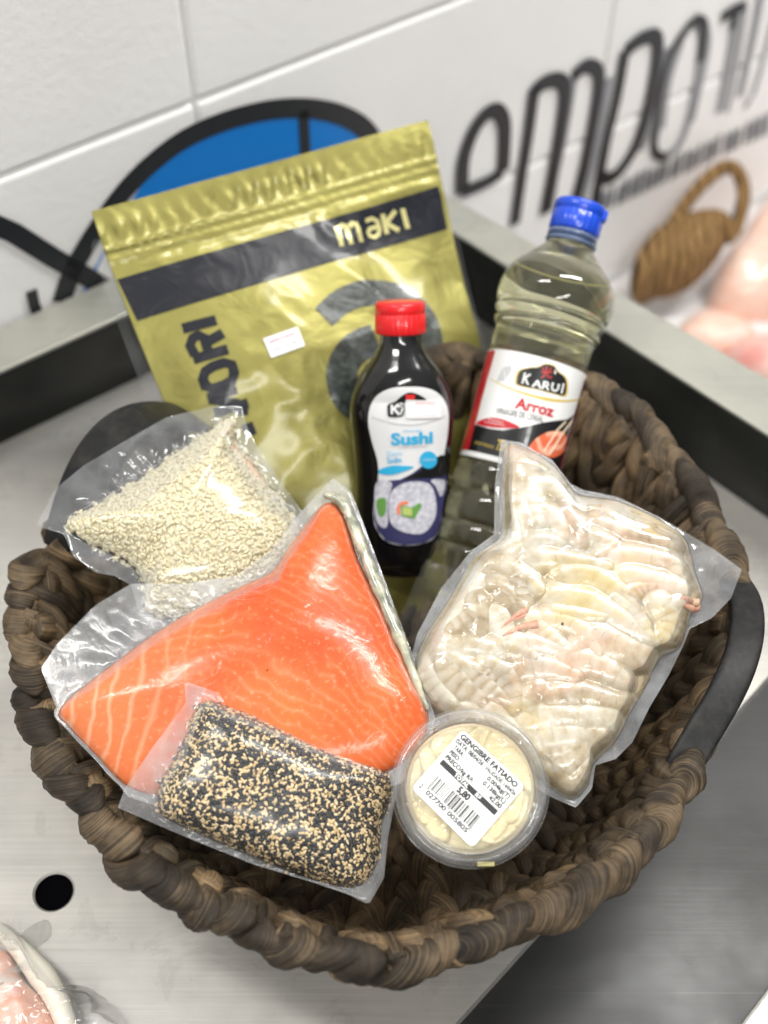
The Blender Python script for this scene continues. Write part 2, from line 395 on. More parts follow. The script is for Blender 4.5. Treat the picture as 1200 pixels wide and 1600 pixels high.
# fish sign and lettering painted on the wall (traced, each at its own place on the wall)
wfn = lambda e: (lambda u, v: wallF.w(u, v, e))
sign = empty('painted_fish_sign', wallF.w(.2, .1, .001), 'blue and black fish outline painted on the white block wall behind the gold bag', 'painted sign')
arc = catmull([(95, 470), (120, 405), (190, 300), (262, 232), (330, 195), (410, 172), (480, 168), (540, 182), (580, 215), (610, 290), (560, 420)], 8, False)
blue = catmull([(120, 470), (200, 320), (262, 235), (330, 200), (410, 176), (480, 174), (540, 186), (580, 218), (610, 290), (560, 420)], 6, False)
decal('blue_body', poly_bm([[tuple(p) for p in wallF.pxs(list(map(tuple, blue))+[(330, 480), (200, 400)])]]), wfn(.0012), m_wblue, sign)
decal('white_gap', poly_bm([[tuple(p) for p in wallF.pxs([(130, 490), (150, 420), (200, 312), (222, 330), (205, 490)])]]), wfn(.0014), m_wall, sign)
L2 = [(wallF.pxs(list(map(tuple, arc))), .0165, False), (wallF.pxs([(-20, 345), (20, 362), (80, 400), (150, 440), (190, 470)]), .0155, False), (wallF.pxs([(472, 172), (476, 250), (480, 330)]), .010, False), (wallF.pxs([(47, 452), (52, 475), (58, 490)]), .009, False)]
decal('black_outline', stroke_bm(L2), wfn(.0018), m_wblack, sign)
lets = empty('painted_shop_lettering', wallF.w(.6, .05, .001), 'tall dark grey word emporio painted on the white wall beside the blue fish', 'painted lettering')
Z2 = lambda pts: catmull(zp(2, 600, 0, pts), 6, False)
blk_l = [([(240, 600), (245, 500), (275, 410), (315, 355), (350, 345), (372, 385), (372, 470), (368, 535)], 17),
         ([(368, 535), (310, 570), (240, 598)], 15),
         ([(466, 270), (450, 400), (425, 560), (405, 700)], 15), ([(462, 285), (500, 255), (545, 250), (562, 290), (545, 420), (520, 560), (500, 665)], 17),
         ([(585, 240), (625, 205), (660, 215), (668, 260), (650, 380), (620, 530), (590, 640)], 16),
         ([(750, 155), (725, 300), (690, 450), (655, 640)], 15), ([(750, 160), (800, 120), (845, 115), (850, 180), (820, 340), (780, 460), (720, 545), (670, 555)], 17),
         ([(960, 62), (900, 150), (868, 250), (850, 360), (840, 450), (855, 485), (880, 490)], 10), ([(960, 60), (995, 75), (985, 190)], 12),
         ([(1095, 30), (1085, 90)], 10), ([(1050, 55), (1090, 30), (1125, 15)], 14), ([(1130, 318), (1136, 322)], 12)]
for g in (blk_l[0:2], blk_l[2:5], blk_l[5:7], blk_l[7:9], blk_l[9:11], blk_l[11:]): decal('letter', stroke_bm([(wallF.pxs(list(map(tuple, Z2(p)))), w_*.00092, False) for p, w_ in g]), wfn(.0018), m_wblack, lets)
gry = [([(590, 240), (560, 420), (530, 560), (515, 660)], 14), ([(700, 240), (670, 420), (625, 600), (610, 650)], 14), ([(880, 150), (850, 340), (800, 470)], 13), ([(960, 65), (890, 200), (855, 380), (842, 470), (880, 485), (935, 420), (980, 230), (992, 100), (960, 65)], 14),
       ([(1000, 60), (1010, 150), (960, 380)], 9), ([(930, 130), (890, 260), (870, 400)], 7), ([(1100, 40), (1075, 200), (1045, 350)], 15), ([(1130, 10), (1100, 200), (1070, 350)], 8), ([(1180, -40), (1150, 120), (1110, 300)], 14), ([(1215, 60), (1180, 200), (1150, 300)], 8)]
decal('grey_letters', stroke_bm([(wallF.pxs(list(map(tuple, Z2(p)))), w_*.00080, False) for p, w_ in gry]), wfn(.0012), m_wgrey, lets)
sm = []
for i in range(26):
    x = 672+i*21; y = 640-(x-672)*.47
    for k in range(2):
        dx = rng.uniform(-5, 5); sm.append((wallF.pxs(zp(2, 600, 0, [(x+dx, y-38+rng.uniform(-8, 8)), (x+dx-8, y+26)])), .006, False))
    if i % 3: sm.append((wallF.pxs(zp(2, 600, 0, [(x-8, y+rng.uniform(-24, 20)), (x+8, y-8+rng.uniform(-20, 18))])), .004, False))
decal('small_letters', stroke_bm(sm), wfn(.0014), m_wgrey, lets)
# ------------------------------------------------------------------ basket
CX, CY = 0., .408; ZRIM = .117; R0 = .207
rimpx = [(50, 890), (36, 960), (36, 1040), (62, 1125), (105, 1205), (155, 1285), (215, 1345), (290, 1392), (370, 1435), (460, 1482), (540, 1508), (620, 1512), (700, 1484), (780, 1455), (860, 1425), (930, 1380), (990, 1330), (1050, 1250), (1085, 1170),
         (1163, 915), (1128, 853), (1101, 800), (1064, 739), (1029, 688), (987, 650)]
aa = []; rr_ = []; zz_ = []
def rimz(a):
    """a little higher at the back right"""
    return ZRIM+.018*math.exp(-((a-.85)/.55)**2)
for x, y in rimpx:
    a = 0
    for _ in range(4):
        p = atz(x, y, rimz(a)); a = math.atan2(p[1]-CY, p[0]-CX)
    aa.append(a % (2*PI)); rr_.append(math.hypot(p[0]-CX, p[1]-CY))
for d in (85, 105, 125, 145): aa.append(math.radians(d)); rr_.append(.212)
aa = np.array(aa); rr_ = np.array(rr_); o_ = np.argsort(aa); aa = aa[o_]; rr_ = rr_[o_]
_g = np.radians(np.arange(0, 360, 1.)); _r = np.interp(_g, np.concatenate([aa-2*PI, aa, aa+2*PI]), np.tile(rr_, 3))
_k = np.exp(-(np.arange(-16, 17)/6.)**2); _k /= _k.sum(); _r = np.convolve(np.concatenate([_r[-16:], _r, _r[:16]]), _k, 'valid')
def Rr(a): return np.interp(np.mod(np.atleast_1d(a), 2*PI), np.append(_g, 2*PI), np.append(_r, _r[0]))
print('rim radii', np.round(rr_, 3))
basket = empty('woven_basket', (CX, CY, .0), 'round dark brown woven basket with thick braids and black handles on the steel table', 'basket')
prof = catmull([(.02, .014), (.08, .013), (.135, .014), (.163, .024), (.182, .052), (.196, .088), (.207, .117)], 14, False)
pl = np.concatenate([[0], np.cumsum(np.linalg.norm(np.diff(prof, axis=0), axis=1))]); PL = pl[-1]
def wallpt(s, a, off):
    """s: arc length, a: angle, off: towards the inside/up"""
    r = np.interp(s, pl, prof[:, 0]); z = np.interp(s, pl, prof[:, 1])
    dr = np.interp(s+.002, pl, prof[:, 0])-np.interp(s-.002, pl, prof[:, 0]); dz = np.interp(s+.002, pl, prof[:, 1])-np.interp(s-.002, pl, prof[:, 1])
    L = np.hypot(dr, dz)+1e-9; nr, nz = -dz/L, dr/L
    k = Rr(a)/R0; zk = np.array([rimz(((x+PI) % (2*PI))-PI) for x in np.atleast_1d(a)])/ZRIM
    rr2 = (r+nr*off)*(1+(k-1)*(r/R0)**1.5); return np.stack([CX+rr2*np.cos(a), CY+rr2*np.sin(a), (z*(1+(zk-1)*(z/ZRIM))+nz*off)], -1)
NB = 42
for b in range(NB):
    a0 = 2*PI*b/NB+random.uniform(-.012, .012); parts = []; ph0 = random.uniform(0, 6.28); lam = random.uniform(.064, .074)
    ns = 150; s = np.linspace(.012, PL-.002, ns); rloc = np.interp(s, pl, prof[:, 0]); sp = 2*PI*rloc/NB
    for k in range(3):
        ph = 2*PI*s/lam+2*PI*k/3+ph0; rs = np.minimum(.0088, sp*.33)*(1+.16*np.sin(2*PI*s/.021+k*2+b)*0+.18*np.cos(2*ph))
        lat = np.minimum(.0095, sp*.33)*np.sin(ph); off = .0034+.0036*np.sin(2*ph)
        ang = a0+lat/rloc; c = wallpt(s, ang, off)
        fz = sinoise(b*7+k, 1, 3, dim=2)
        V, F, uv = tube(c, rs, 10)
        ang2 = np.tile(np.arange(10), ns); ss = np.repeat(s, 10); cc = np.repeat(c, 10, 0)
        V = cc+(V-cc)*(1+.10*fz(ss*260, ang2*1.1))[:, None]
        parts.append((V, F, uv+[k*.37, k*.21]))
    V, F, uv = join(parts); o = mesh('braid', V, F, m_braid, basket, uv=uv)
# dark inner shell behind the braids
na, nz = 120, 24; s = np.linspace(0, PL-.004, nz); A_ = np.linspace(0, 2*PI, na, endpoint=False)
V = np.concatenate([wallpt(np.full(na, si), A_, -.002*np.ones(na)) for si in s]); F = grid_faces(nz, na)
m_core = M('basket_core', (.008, .006, .004), .8); mesh('core', V, F, m_core, basket)
# rim: wrapped lumps
HL0, HL1 = math.radians(136), math.radians(168)   # left handle span
HR0, HR1 = math.radians(-31), math.radians(2)     # right handle span
m_dummy = None
def rimpt(a):
    r = Rr(np.atleast_1d(a))[0]; aw = ((a+PI) % (2*PI))-PI; return np.array([CX+r*math.cos(a), CY+r*math.sin(a), rimz(aw)])
a = math.radians(-35); tot = 2*PI-(HR1-HR0)-0.06; 
def inside(a, lo, hi): a = ((a+PI) % (2*PI))-PI; return lo < a < hi
a = HR1+.05; end = HR0+2*PI-.03; wi = 0
while a < end:
    step = random.uniform(.062, .112)
    a1 = a+step; mid = (a+a1)/2
    if inside(mid, HL0, HL1): a = HL1+.03; continue
    nn_ = 22; ts = np.linspace(-.14, 1.14, nn_); P = np.array([rimpt(a+t*step) for t in ts]); T = np.gradient(P, axis=0); T /= np.linalg.norm(T, axis=1)[:, None]
    rb = random.uniform(.0078, .0112); rad = rb*(.56+.50*np.sin(np.clip((ts+.14)/1.28, 0, 1)**random.uniform(.7, 1.4)*PI)**.6); nseg = 28; th = np.linspace(0, 2*PI, nseg, endpoint=False)
    out = np.stack([P[:, 0]-CX, P[:, 1]-CY, 0*P[:, 0]], 1); out /= np.linalg.norm(out, axis=1)[:, None]; upv = np.cross(out, T)*1.; upv *= np.sign(upv[:, 2])[:, None]
    sl = random.uniform(.004, .013); tw = random.uniform(-.5, .5); fz = sinoise(wi*3+11, 1, 4, .7)
    V = []; uv = []
    jit = np.array([random.uniform(-.003, .003) for _ in range(3)])
    for i in range(nn_):
        for j in range(nseg):
            q = th[j]; r_ = rad[i]*(1+.13*fz(ts[i]*3.5+q*.4, q*.9+wi)+.05*fz(ts[i]*9+2, q*1.6+wi)+.012*math.sin((ts[i]*34+3*math.sin(q+wi))))
            V.append(P[i]+jit+T[i]*sl*math.sin(q+tw)+r_*(math.cos(q)*out[i]*1.04+math.sin(q)*upv[i]*.98)); uv.append((abs(q-PI)*rad[i], ts[i]*step*.2+wi*.31))
    F = grid_faces(nn_, nseg)+[tuple(range(nseg))[::-1], tuple((nn_-1)*nseg+k for k in range(nseg))]
    am = a+step*.5; kr = random.uniform(-.06, .06); cc3 = [rimpt(am)+up*rb*.35-out[nn_//2]*rb*.1]
    for f_, off_ in ((.012, .010), (.026, .0095), (.042, .0070), (.055, .002)): cc3.append(wallpt(np.array([PL-f_]), np.array([am+kr*f_/.04]), np.array([off_]))[0])
    tp = catmull(cc3, 6, False); q_ = np.linspace(0, 1, len(tp)); V5, F5, u5 = tube(tp, rb*.62*(.55+.45*np.sin(PI*np.clip(q_*.9+.12, 0, 1))), 14)
    fz5 = sinoise(wi*5+2, 1, 3, .7); cr5 = np.repeat(tp, 14, 0); V5 = cr5+(V5-cr5)*(1+.12*fz5(np.repeat(q_, 14)*9, np.tile(np.arange(14), len(tp))*.5))[:, None]
    V, F, uv = join([(V, F, np.array(uv)), (V5, F5, u5+[wi*.17, wi*.3])])
    mesh('rim_wrap', V, F, m_rim, basket, uv=uv); wi += 1; a = a1
# loose strand ends poking at the rim
# handles: broad flat bars arching above the rim
def handle(lo, hi, lift, lean, wd, th_, inset=0.):
    n_ = 40; path = []; outd = []
    for i in range(n_):
        t = i/(n_-1); a_ = lo+(hi-lo)*t; p = rimpt(a_); e = math.sin(PI*t)**.85; o2 = np.array([math.cos(a_), math.sin(a_), 0])
        path.append(p+o2*(lean*e-inset)+up*(lift*e-.004)); outd.append(o2)
    P = catmull(path, 3, False); O2 = catmull(outd, 3, False); T = np.gradient(P, axis=0); T /= np.linalg.norm(T, axis=1)[:, None]
    V = []; 
    cs = []
    for q in np.linspace(0, 2*PI, 20, endpoint=False):
        c_, s_ = math.cos(q), math.sin(q); cs.append((wd/2*np.sign(c_)*abs(c_)**.45, th_/2*np.sign(s_)*abs(s_)**.45))
    for i in range(len(P)):
        x_ = norm(O2[i]*1.0+up*-.12); x_ = norm(x_-T[i]*x_.dot(T[i])); y_ = np.cross(T[i], x_)
        for c_ in cs: V.append(P[i]+x_*c_[0]+y_*c_[1])
    return np.array(V), grid_faces(len(P), 20)+[tuple(range(20))[::-1], tuple((len(P)-1)*20+k for k in range(20))]
V, F = handle(math.radians(128), math.radians(165), .044, -.004, .034, .007, .014); mesh('handle', V, F, m_handle, basket)
V, F = handle(math.radians(-32), math.radians(7), .022, .003, .019, .008, .003); mesh('handle', V, F, m_handle, basket)
tw_ = catmull([U(x, y, .80) for x, y in [(186, 650), (196, 640), (215, 638), (232, 650), (243, 664)]], 6, False); V, F, uv = tube(tw_, .0011, 8); mesh('twine', V, F, m_jute, basket)
# ------------------------------------------------------------------ pouches
def resample(out2, c, nt_):
    P = catmull(out2, 10); d = P-c; ang = np.arctan2(d[:, 1], d[:, 0]); rad = np.hypot(d[:, 0], d[:, 1])
    th = np.linspace(-PI, PI, nt_, endpoint=False); o_ = np.argsort(ang); A2 = ang[o_]; R2 = rad[o_]
    return th, np.interp(th, np.concatenate([A2-2*PI, A2, A2+2*PI]), np.tile(R2, 3))
class Pouch:
    def __init__(s, frame, content_px, film_px, T, p=2.2, q=.5, nt_=240, centre=None, lump=None, back=.6, filmeps=.0006, wr=.0012, seed=1, sharp=False):
        s.f = frame; C2 = frame.pxs(content_px); s.c = np.array(frame.px(*centre)) if centre else C2.mean(0)
        s.th, s.Rc = resample(C2, s.c, nt_); 
        if sharp:
            F2 = frame.pxs(film_px); PP = np.concatenate([np.linspace(F2[i], F2[(i+1) % len(F2)], 14, endpoint=False) for i in range(len(F2))]); d = PP-s.c
            ang = np.arctan2(d[:, 1], d[:, 0]); o_ = np.argsort(ang); rad = np.hypot(d[:, 0], d[:, 1])[o_]; ang = ang[o_]
            s.Rf = np.interp(s.th, np.concatenate([ang-2*PI, ang, ang+2*PI]), np.tile(rad, 3))
        else: _, s.Rf = resample(frame.pxs(film_px), s.c, nt_)
        s.Rf = np.maximum(s.Rf, s.Rc*1.02)
        s.T, s.p, s.q, s.lump, s.back, s.eps, s.wr, s.seed = T, p, q, lump, back, filmeps, wr, seed; s.nt = nt_
        s.n1 = sinoise(seed, 60, 4, .55); s.n2 = sinoise(seed+9, 120, 3, .7)
    def rc(s, a): return np.interp(a, s.th, s.Rc, period=2*PI)
    def rf(s, a): return np.interp(a, s.th, s.Rf, period=2*PI)
    def h(s, u, v):
        du = u-s.c[0]; dv = v-s.c[1]; r = np.hypot(du, dv); a = np.arctan2(dv, du); k = np.clip(r/s.rc(a), 0, 1)
        base = s.T*np.clip(1-k**s.p, 0, 1)**s.q
        if s.lump is not None: base = s.lump(u, v, base, k)
        return base
    def hf(s, u, v):
        """height of the film"""
        du = u-s.c[0]; dv = v-s.c[1]; r = np.hypot(du, dv); a = np.arctan2(dv, du); R1 = s.rc(a); R2 = s.rf(a); k = r/R1
        H = s.h(u, v)+s.eps
        e = np.clip((r-R1)/.004, -1, 1); skirt = .0016*np.exp(-np.abs(r-R1)/.006)*(.7+.5*s.n2(u, v))
        x = np.clip((r-R1)/np.maximum(R2-R1, 1e-4), 0, 1)
        wrn = s.wr*(s.n1(u, v)+.7*np.sin(a*38+3*s.n1(u*.5, v*.5))*np.exp(-x*3))*np.where(k > 1, 1, 0)*(1-x**6)
        H = np.maximum(H, np.where(k > .9, np.maximum(skirt, 0), 0))+wrn*np.clip((k-1)/.03, 0, 1)+.5*s.wr*s.n2(u*.6, v*.6)*np.clip(1-k, 0, .1)*4
        return H
    def curve(s, u, v): return 0*u
    def surf(s, u, v, hh): return s.f.w(u, v, hh+s.curve(u, v))
    def content_mesh(s, nr=90):
        rs = np.linspace(0.0, 1, nr)**.8; rs[0] = .004
        K, TT = np.meshgrid(rs, s.th, indexing='ij'); R = K*s.Rc[None]; u = s.c[0]+R*np.cos(TT); v = s.c[1]+R*np.sin(TT)
        top = s.surf(u, v, s.h(u, v)); bh = -s.back*s.T*np.clip(1-K**s.p, 0, 1)**s.q; bot = s.surf(u, v, bh)
        V = np.concatenate([bot[::-1].reshape(-1, 3)[:-s.nt], top[::-1].reshape(-1, 3)[0:0], top[::-1].reshape(-1, 3)]) if False else np.concatenate([bot.reshape(-1, 3)[:-s.nt], top[::-1].reshape(-1, 3)])
        uu = np.concatenate([u.ravel()[:-s.nt], u[::-1].ravel()]); vv = np.concatenate([v.ravel()[:-s.nt], v[::-1].ravel()])
        nn = nr-1+nr; F = [f[::-1] for f in grid_faces(nn, s.nt)]; F += [tuple((nn-1)*s.nt+k for k in range(s.nt))[::-1]][0:1]
        F[-1] = F[-1][::-1]
        return V, F, np.stack([uu, vv], 1)
    def film_mesh(s, nr=150, two=True):
        # dense rings across the whole bag
        K = np.concatenate([np.linspace(.01, 1, int(nr*.6)), np.linspace(1, 2, int(nr*.4))[1:]])
        R = np.where(K[:, None] <= 1, K[:, None]*s.Rc[None], s.Rc[None]+(K[:, None]-1)*(s.Rf-s.Rc)[None])
        u = s.c[0]+R*np.cos(s.th)[None]; v = s.c[1]+R*np.sin(s.th)[None]
        hh_ = s.hf(u, v)
        for _ in range(getattr(s, 'blur', 0)):
            e_ = np.concatenate([hh_[:1], hh_, hh_[-1:]]); hh_ = np.maximum(hh_*.0+(e_[:-2]+e_[2:]+np.roll(hh_, 1, 1)+np.roll(hh_, -1, 1)+2*hh_)/6, 0)
        top = s.surf(u, v, hh_+getattr(s, 'lift', 0)*np.clip((1.3-K[:, None])/.3, 0, 1)); V = top.reshape(-1, 3); n_ = len(K); F = grid_faces(n_, s.nt); F.append(tuple(range(s.nt))[::-1])
        uv = np.stack([u.ravel(), v.ravel()], 1)
        if two:
            m0 = int(nr*.6)-1; ub, vb = u[m0:], v[m0:]; b = s.surf(ub, vb, np.minimum(-.0004, s.hf(ub, vb)*-.3-.0004)); o_ = len(V)
            Fb = [tuple(i+o_ for i in f[::-1]) for f in grid_faces(len(b), s.nt)]; V = np.concatenate([V, b.reshape(-1, 3)]); F += Fb; uv = np.concatenate([uv, np.stack([ub.ravel(), vb.ravel()], 1)])
        return V, F, uv
def film(pouch, nr, inner, edge, root):
    V, F, uv = pouch.film_mesh(nr); o = mesh('clear_film', V, F, inner, root, uv=uv); o.data.materials.append(edge)
    m0 = int(nr*.6); ntop = (m0+int(nr*.4)-1)*pouch.nt
    o.data.polygons.foreach_set('material_index', [1 if (f[0] >= ntop or (m0-1)*pouch.nt <= f[0]) else 0 for f in F]); return o
def seeds(pouch, size, spacing, mats, names, root, layers=(0., ), probs=None, kmax=1.0, tilt=.5, seed=3, lo=(7, 5), drop=False, tear=0):
    """small grains pressed against the bag: one mesh per colour"""
    r = np.random.default_rng(seed); allp = [[] for _ in mats]
    R = pouch.Rc.max()*1.02; base = []
    nu, nv = lo; lat = np.linspace(-PI/2, PI/2, nv)[1:-1]; lon = np.linspace(0, 2*PI, nu, endpoint=False)
    bv = [(-1, 0, 0)]+[(math.sin(a), math.cos(a)*math.cos(b), math.cos(a)*math.sin(b)) for a in lat for b in lon]+[(1, 0, 0)]; bv = np.array(bv)
    if tear: bv[:, 1] *= 1-tear*bv[:, 0]; bv[:, 2] *= 1-tear*.6*bv[:, 0]
    bf = [(0, 1+(j+1) % nu, 1+j) for j in range(nu)]
    for i in range(nv-3):
        for j in range(nu): k = (j+1) % nu; bf.append((1+i*nu+j, 1+i*nu+k, 1+(i+1)*nu+k, 1+(i+1)*nu+j))
    e = len(bv)-1; bf += [(e, 1+(nv-3)*nu+j, 1+(nv-3)*nu+(j+1) % nu) for j in range(nu)]
    for li, dz in enumerate(layers):
        g = np.arange(-R, R, spacing); gu, gv = np.meshgrid(g, g); gu = gu.ravel()+r.uniform(-.55, .55, gu.size)*spacing+pouch.c[0]; gv = gv.ravel()+r.uniform(-.55, .55, gv.size)*spacing+pouch.c[1]
        # on steep sides put more grains
        du = gu-pouch.c[0]; dv = gv-pouch.c[1]; k = np.hypot(du, dv)/pouch.rc(np.arctan2(dv, du)); ok = k < kmax; gu, gv, k = gu[ok], gv[ok], k[ok]
        rep = np.where(k > .93, 4, np.where(k > .8, 2, 1)); gu = np.repeat(gu, rep)+r.uniform(-.3, .3, rep.sum())*spacing; gv = np.repeat(gv, rep)+r.uniform(-.3, .3, rep.sum())*spacing
        h0 = pouch.h(gu, gv); e_ = 2e-4; gx = (pouch.h(gu+e_, gv)-h0)/e_; gy = (pouch.h(gu, gv+e_)-h0)/e_; gx = np.clip(gx, -3, 3); gy = np.clip(gy, -3, 3)
        for i in range(len(gu)):
            nrm = norm([-gx[i], -gy[i], 1]); t = r.normal(size=3); t = norm(t-nrm*nrm.dot(t)); t = norm(t+nrm*r.normal()*tilt*.5); b = norm(np.cross(nrm, t)); n3 = np.cross(t, b)
            sc_ = r.uniform(.85, 1.12, 3)*size/2; c = np.array([gu[i], gv[i], h0[i]])-nrm*(size[2]*.5+dz+r.uniform(0, size[2]*.5))
            P = c+bv[:, :1]*sc_[0]*t+bv[:, 1:2]*sc_[1]*b+bv[:, 2:3]*sc_[2]*n3
            w_ = r.choice(len(mats), p=probs) if len(mats) > 1 else 0; allp[w_].append(P)
    for P, m_, nm in zip(allp, mats, names):
        n_ = len(P); P = np.array(P); flat_ = P.reshape(-1, 3); Wp = pouch.surf(flat_[:, 0], flat_[:, 1], flat_[:, 2]); nb = len(bv)
        F = [tuple(i*nb+q for q in f) for i in range(n_) for f in bf]
        uv = np.repeat(r.uniform(0, 1, (n_, 2)), nb, 0); o = mesh(nm, Wp, F, m_, root, uv=uv); tag(o, kind='stuff'); print(nm, n_)
# ------------------------------------------------------------------ nori bag (gold)
noriF = Frame.from3((143, 330, .80), (668, 188, .865), (500, 860, .835), (420, 500))
m_gold = M('gold_foil', (.30, .265, .07), .44, .55, coat=.25, coatr=.12); n = NT(m_gold); co = n.coord()
n.bump(n.noise(co, 34, 3, .5, 1.4), .5, .0025); n.l(n.ramp(n.noise(co, 18, 3), [(.3, (.21, .19, .045)), (.7, (.26, .235, .06))]), n.b.inputs['Base Color'])
m_navy = M('navy_print', (.005, .006, .012), .38, coat=.12, coatr=.06, spec=.3); n = NT(m_navy); co = n.coord(); n.bump(n.noise(co, 34, 3, .5, 1.4), .5, .0025)
m_seaweed = M('seaweed_print', (.03, .035, .03), .35, coat=.5, coatr=.08); n = NT(m_seaweed); co = n.coord(); n.l(n.ramp(n.noise(co, 220, 6, .7), [(.4, (.016, .02, .018)), (.6, (.05, .06, .052)), (.75, (.12, .13, .11))]), n.b.inputs['Base Color']); n.bump(n.noise(co, 34, 3, .5, 1.4), .5, .0025)
m_lgold = M('gold_ink', (.60, .55, .24), .3, .3, coat=.5)
film_edge = film_mat('film_border', .24, .14, .3, 60)
film_edge_tex = film_mat('film_border_embossed', .22, .14, .35, 50, tex=True)
film_edge_rice = film_mat('film_border_thin', .13, .10, .35, 60)
film_clear = film_mat('clear_film', .05, .12, .25, 40)
film_thin = film_mat('tight_film', .03, .10, .5, 80)
film_sal = film_mat('salmon_film', .012, .13, .35, 75, ior=1.28)
film_tex = film_mat('embossed_film', .015, .2, .35, 50, tex=True)
nori_out = noriF.pxs([(143, 330), (668, 188), (679, 240), (700, 330), (726, 440), (752, 575), (745, 700), (700, 960), (400, 1010), (335, 800), (262, 640), (205, 500), (165, 395)])
# bag coordinates: x along the top edge, y down
nTL = nori_out[0]; nX = norm(nori_out[1]-nTL); nY = np.array([nX[1], -nX[0]]); NWid = np.linalg.norm(nori_out[1]-nTL); print('nori width', NWid)
nz1 = sinoise(5, 35, 3, .6); nz2 = sinoise(6, 95, 3, .7); nz3 = sinoise(8, 22, 2, .6)
def nori_h(u, v):
    x = (u-nTL[0])*nX[0]+(v-nTL[1])*nX[1]; y = (u-nTL[0])*nY[0]+(v-nTL[1])*nY[1]; t = np.clip(x/NWid, 0, 1)
    puff = .016*np.clip(1-np.abs(2*t-1)**2.6, 0, 1)*np.clip((y-.03)/.10, 0, 1)
    cr_ = .0034*nz3(u, v)+.0014*(1-np.abs(nz1(u, v))*1.6)+.0011*(1-np.abs(nz2(u, v))*1.6)*np.clip(.4+nz3(u*2, v*2), 0, 1)
    zip_ = .0016*np.exp(-((y-.0275)/.0013)**2)+.0014*np.exp(-((y-.034)/.0013)**2)
    rip = .0012*np.clip(1+nz1(x*.7, x), .1, 2)*np.sin(x*2*PI/.0125+4*nz1(x, y*.3))*np.exp(-((y-.0165)/.0065)**2)
    fade = np.clip(y/.012, 0, 1); edge = np.clip(np.minimum(x, NWid-x)/.012, 0.15, 1)
    return (puff+cr_*edge)*fade*np.where(y < .04, .35+.65*np.clip((y-.034)/.02, 0, 1), 1)+zip_+rip+.0010*nz1(u, v)
nori_w = lambda e: (lambda u, v: noriF.w(u, v, nori_h(u, v)+e))
nori = empty('nori_bag', noriF.w(*noriF.px(560, 960)), 'large gold foil zip bag with a navy band leaning at the back of the basket', 'food bag')
def bigsheet(name, poly, fn, mat, parent, step):
    bm = poly_bm([[tuple(p) for p in poly]]); o = decal(name, bm, fn, mat, parent, step); o.data.polygons.foreach_set('use_smooth', [True]*len(o.data.polygons)); return o
o = bigsheet('foil_front', nori_out, nori_w(0), m_gold, nori, .0026)
o2 = bigsheet('foil_back', nori_out, lambda u, v: noriF.w(u, v, -.35*nori_h(u, v)-.003), m_gold, nori, .008)
slv = noriF.pxs([(147, 372), (690, 300), (712, 330), (745, 470), (768, 570), (760, 700), (710, 980), (385, 1020), (320, 820), (242, 655), (186, 510), (142, 385)])
bigsheet('clear_sleeve', slv, lambda u, v: noriF.w(u, v, -.004+.0022*nz1(u, v)+.0015*nz2(u, v)), film_clear, nori, .003)
# prints
band = noriF.pxs([(183, 437), (430, 366), (560, 330), (684, 292), (700, 357), (560, 400), (400, 448), (214, 502)])
bigsheet('navy_band', band, nori_w(.0004), m_navy, nori, .003)
NS = .0022
bm = bmesh.new(); npx = lambda x, y: noriF.px(x, y)
# stylised word maki
Zn = lambda pts: noriF.pxs([(470+x/4.8, 297+y/4.8) for x, y in pts])
L = [([(258, 285), (292, 435)], .0033), ([(272, 300), (300, 272), (325, 280), (336, 310), (365, 418)], .0032), ([(350, 285), (375, 258), (405, 262), (420, 295), (445, 398)], .0032),
     ([(480, 238), (530, 218), (570, 236), (588, 290), (580, 335), (550, 356), (515, 350), (500, 320), (510, 295), (572, 276)], .0029),
     ([(608, 185), (645, 330)], .0034), ([(630, 258), (705, 160)], .0032), ([(640, 252), (735, 305)], .0032), ([(758, 142), (802, 290)], .0036)]
decal('brand_word', stroke_bm([(Zn(p), w_, False) for p, w_ in L]), nori_w(.0008), m_lgold, nori, NS)
# vertical word NORI, read from below upwards (letter tops to the left)
Zv = lambda pts: noriF.pxs(zp(2.857, 200, 420, pts))
L = [([(238, 275), (384, 240)], .0060),                                                         # I
     ([(284, 412), (432, 372)], .0058), ([(292, 395), (270, 350), (282, 318), (308, 305), (330, 315), (350, 385)], .0056), ([(338, 340), (412, 300)], .0058),  # R
     ([(340, 545), (325, 500), (335, 468), (370, 445), (415, 432), (448, 440), (458, 478), (450, 510), (415, 530), (365, 545), (338, 530)], .0058), # O
     ([(345, 588), (470, 548)], .0058), ([(352, 592), (480, 610)], .0052), ([(375, 650), (520, 610)], .0058), ([(500, 735), (548, 718)], .0075), ([(470, 640), (520, 640)], .006)]
decal('product_word', stroke_bm([(Zv(p), w_*1.15, False) for p, w_ in L]), nori_w(.0006), m_navy, nori, NS)
# sweeping seaweed rings
Za = lambda pts: noriF.pxs(zp(2.857, 200, 420, pts))
ring1 = Za(catmull([(850, 235), (930, 165), (1030, 125), (1140, 125), (1230, 155), (1300, 250), (1320, 380), (1300, 520)], 6, False))
ring2 = Za(catmull([(1080, 330), (990, 370), (935, 440), (925, 520), (960, 600), (1040, 640)], 6, False))
wd1 = np.linspace(.0165, .0215, len(ring1)); 
decal('seaweed_ring', stroke_bm([(ring1, wd1, False)]), nori_w(.0006), m_seaweed, nori, NS)
decal('seaweed_ring', stroke_bm([(ring2, .0215, False)]), nori_w(.0006), m_seaweed, nori, NS)
m_sticker = M('price_sticker', (.80, .79, .80), .5); m_pink = M('pink_ink', (.62, .15, .22), .5); m_greyink = M('grey_ink', (.33, .33, .35), .5)
st = noriF.pxs([(404, 536), (456, 518), (466, 548), (415, 566)])
bigsheet('price_sticker', st, nori_w(.0012), m_sticker, nori, .004)
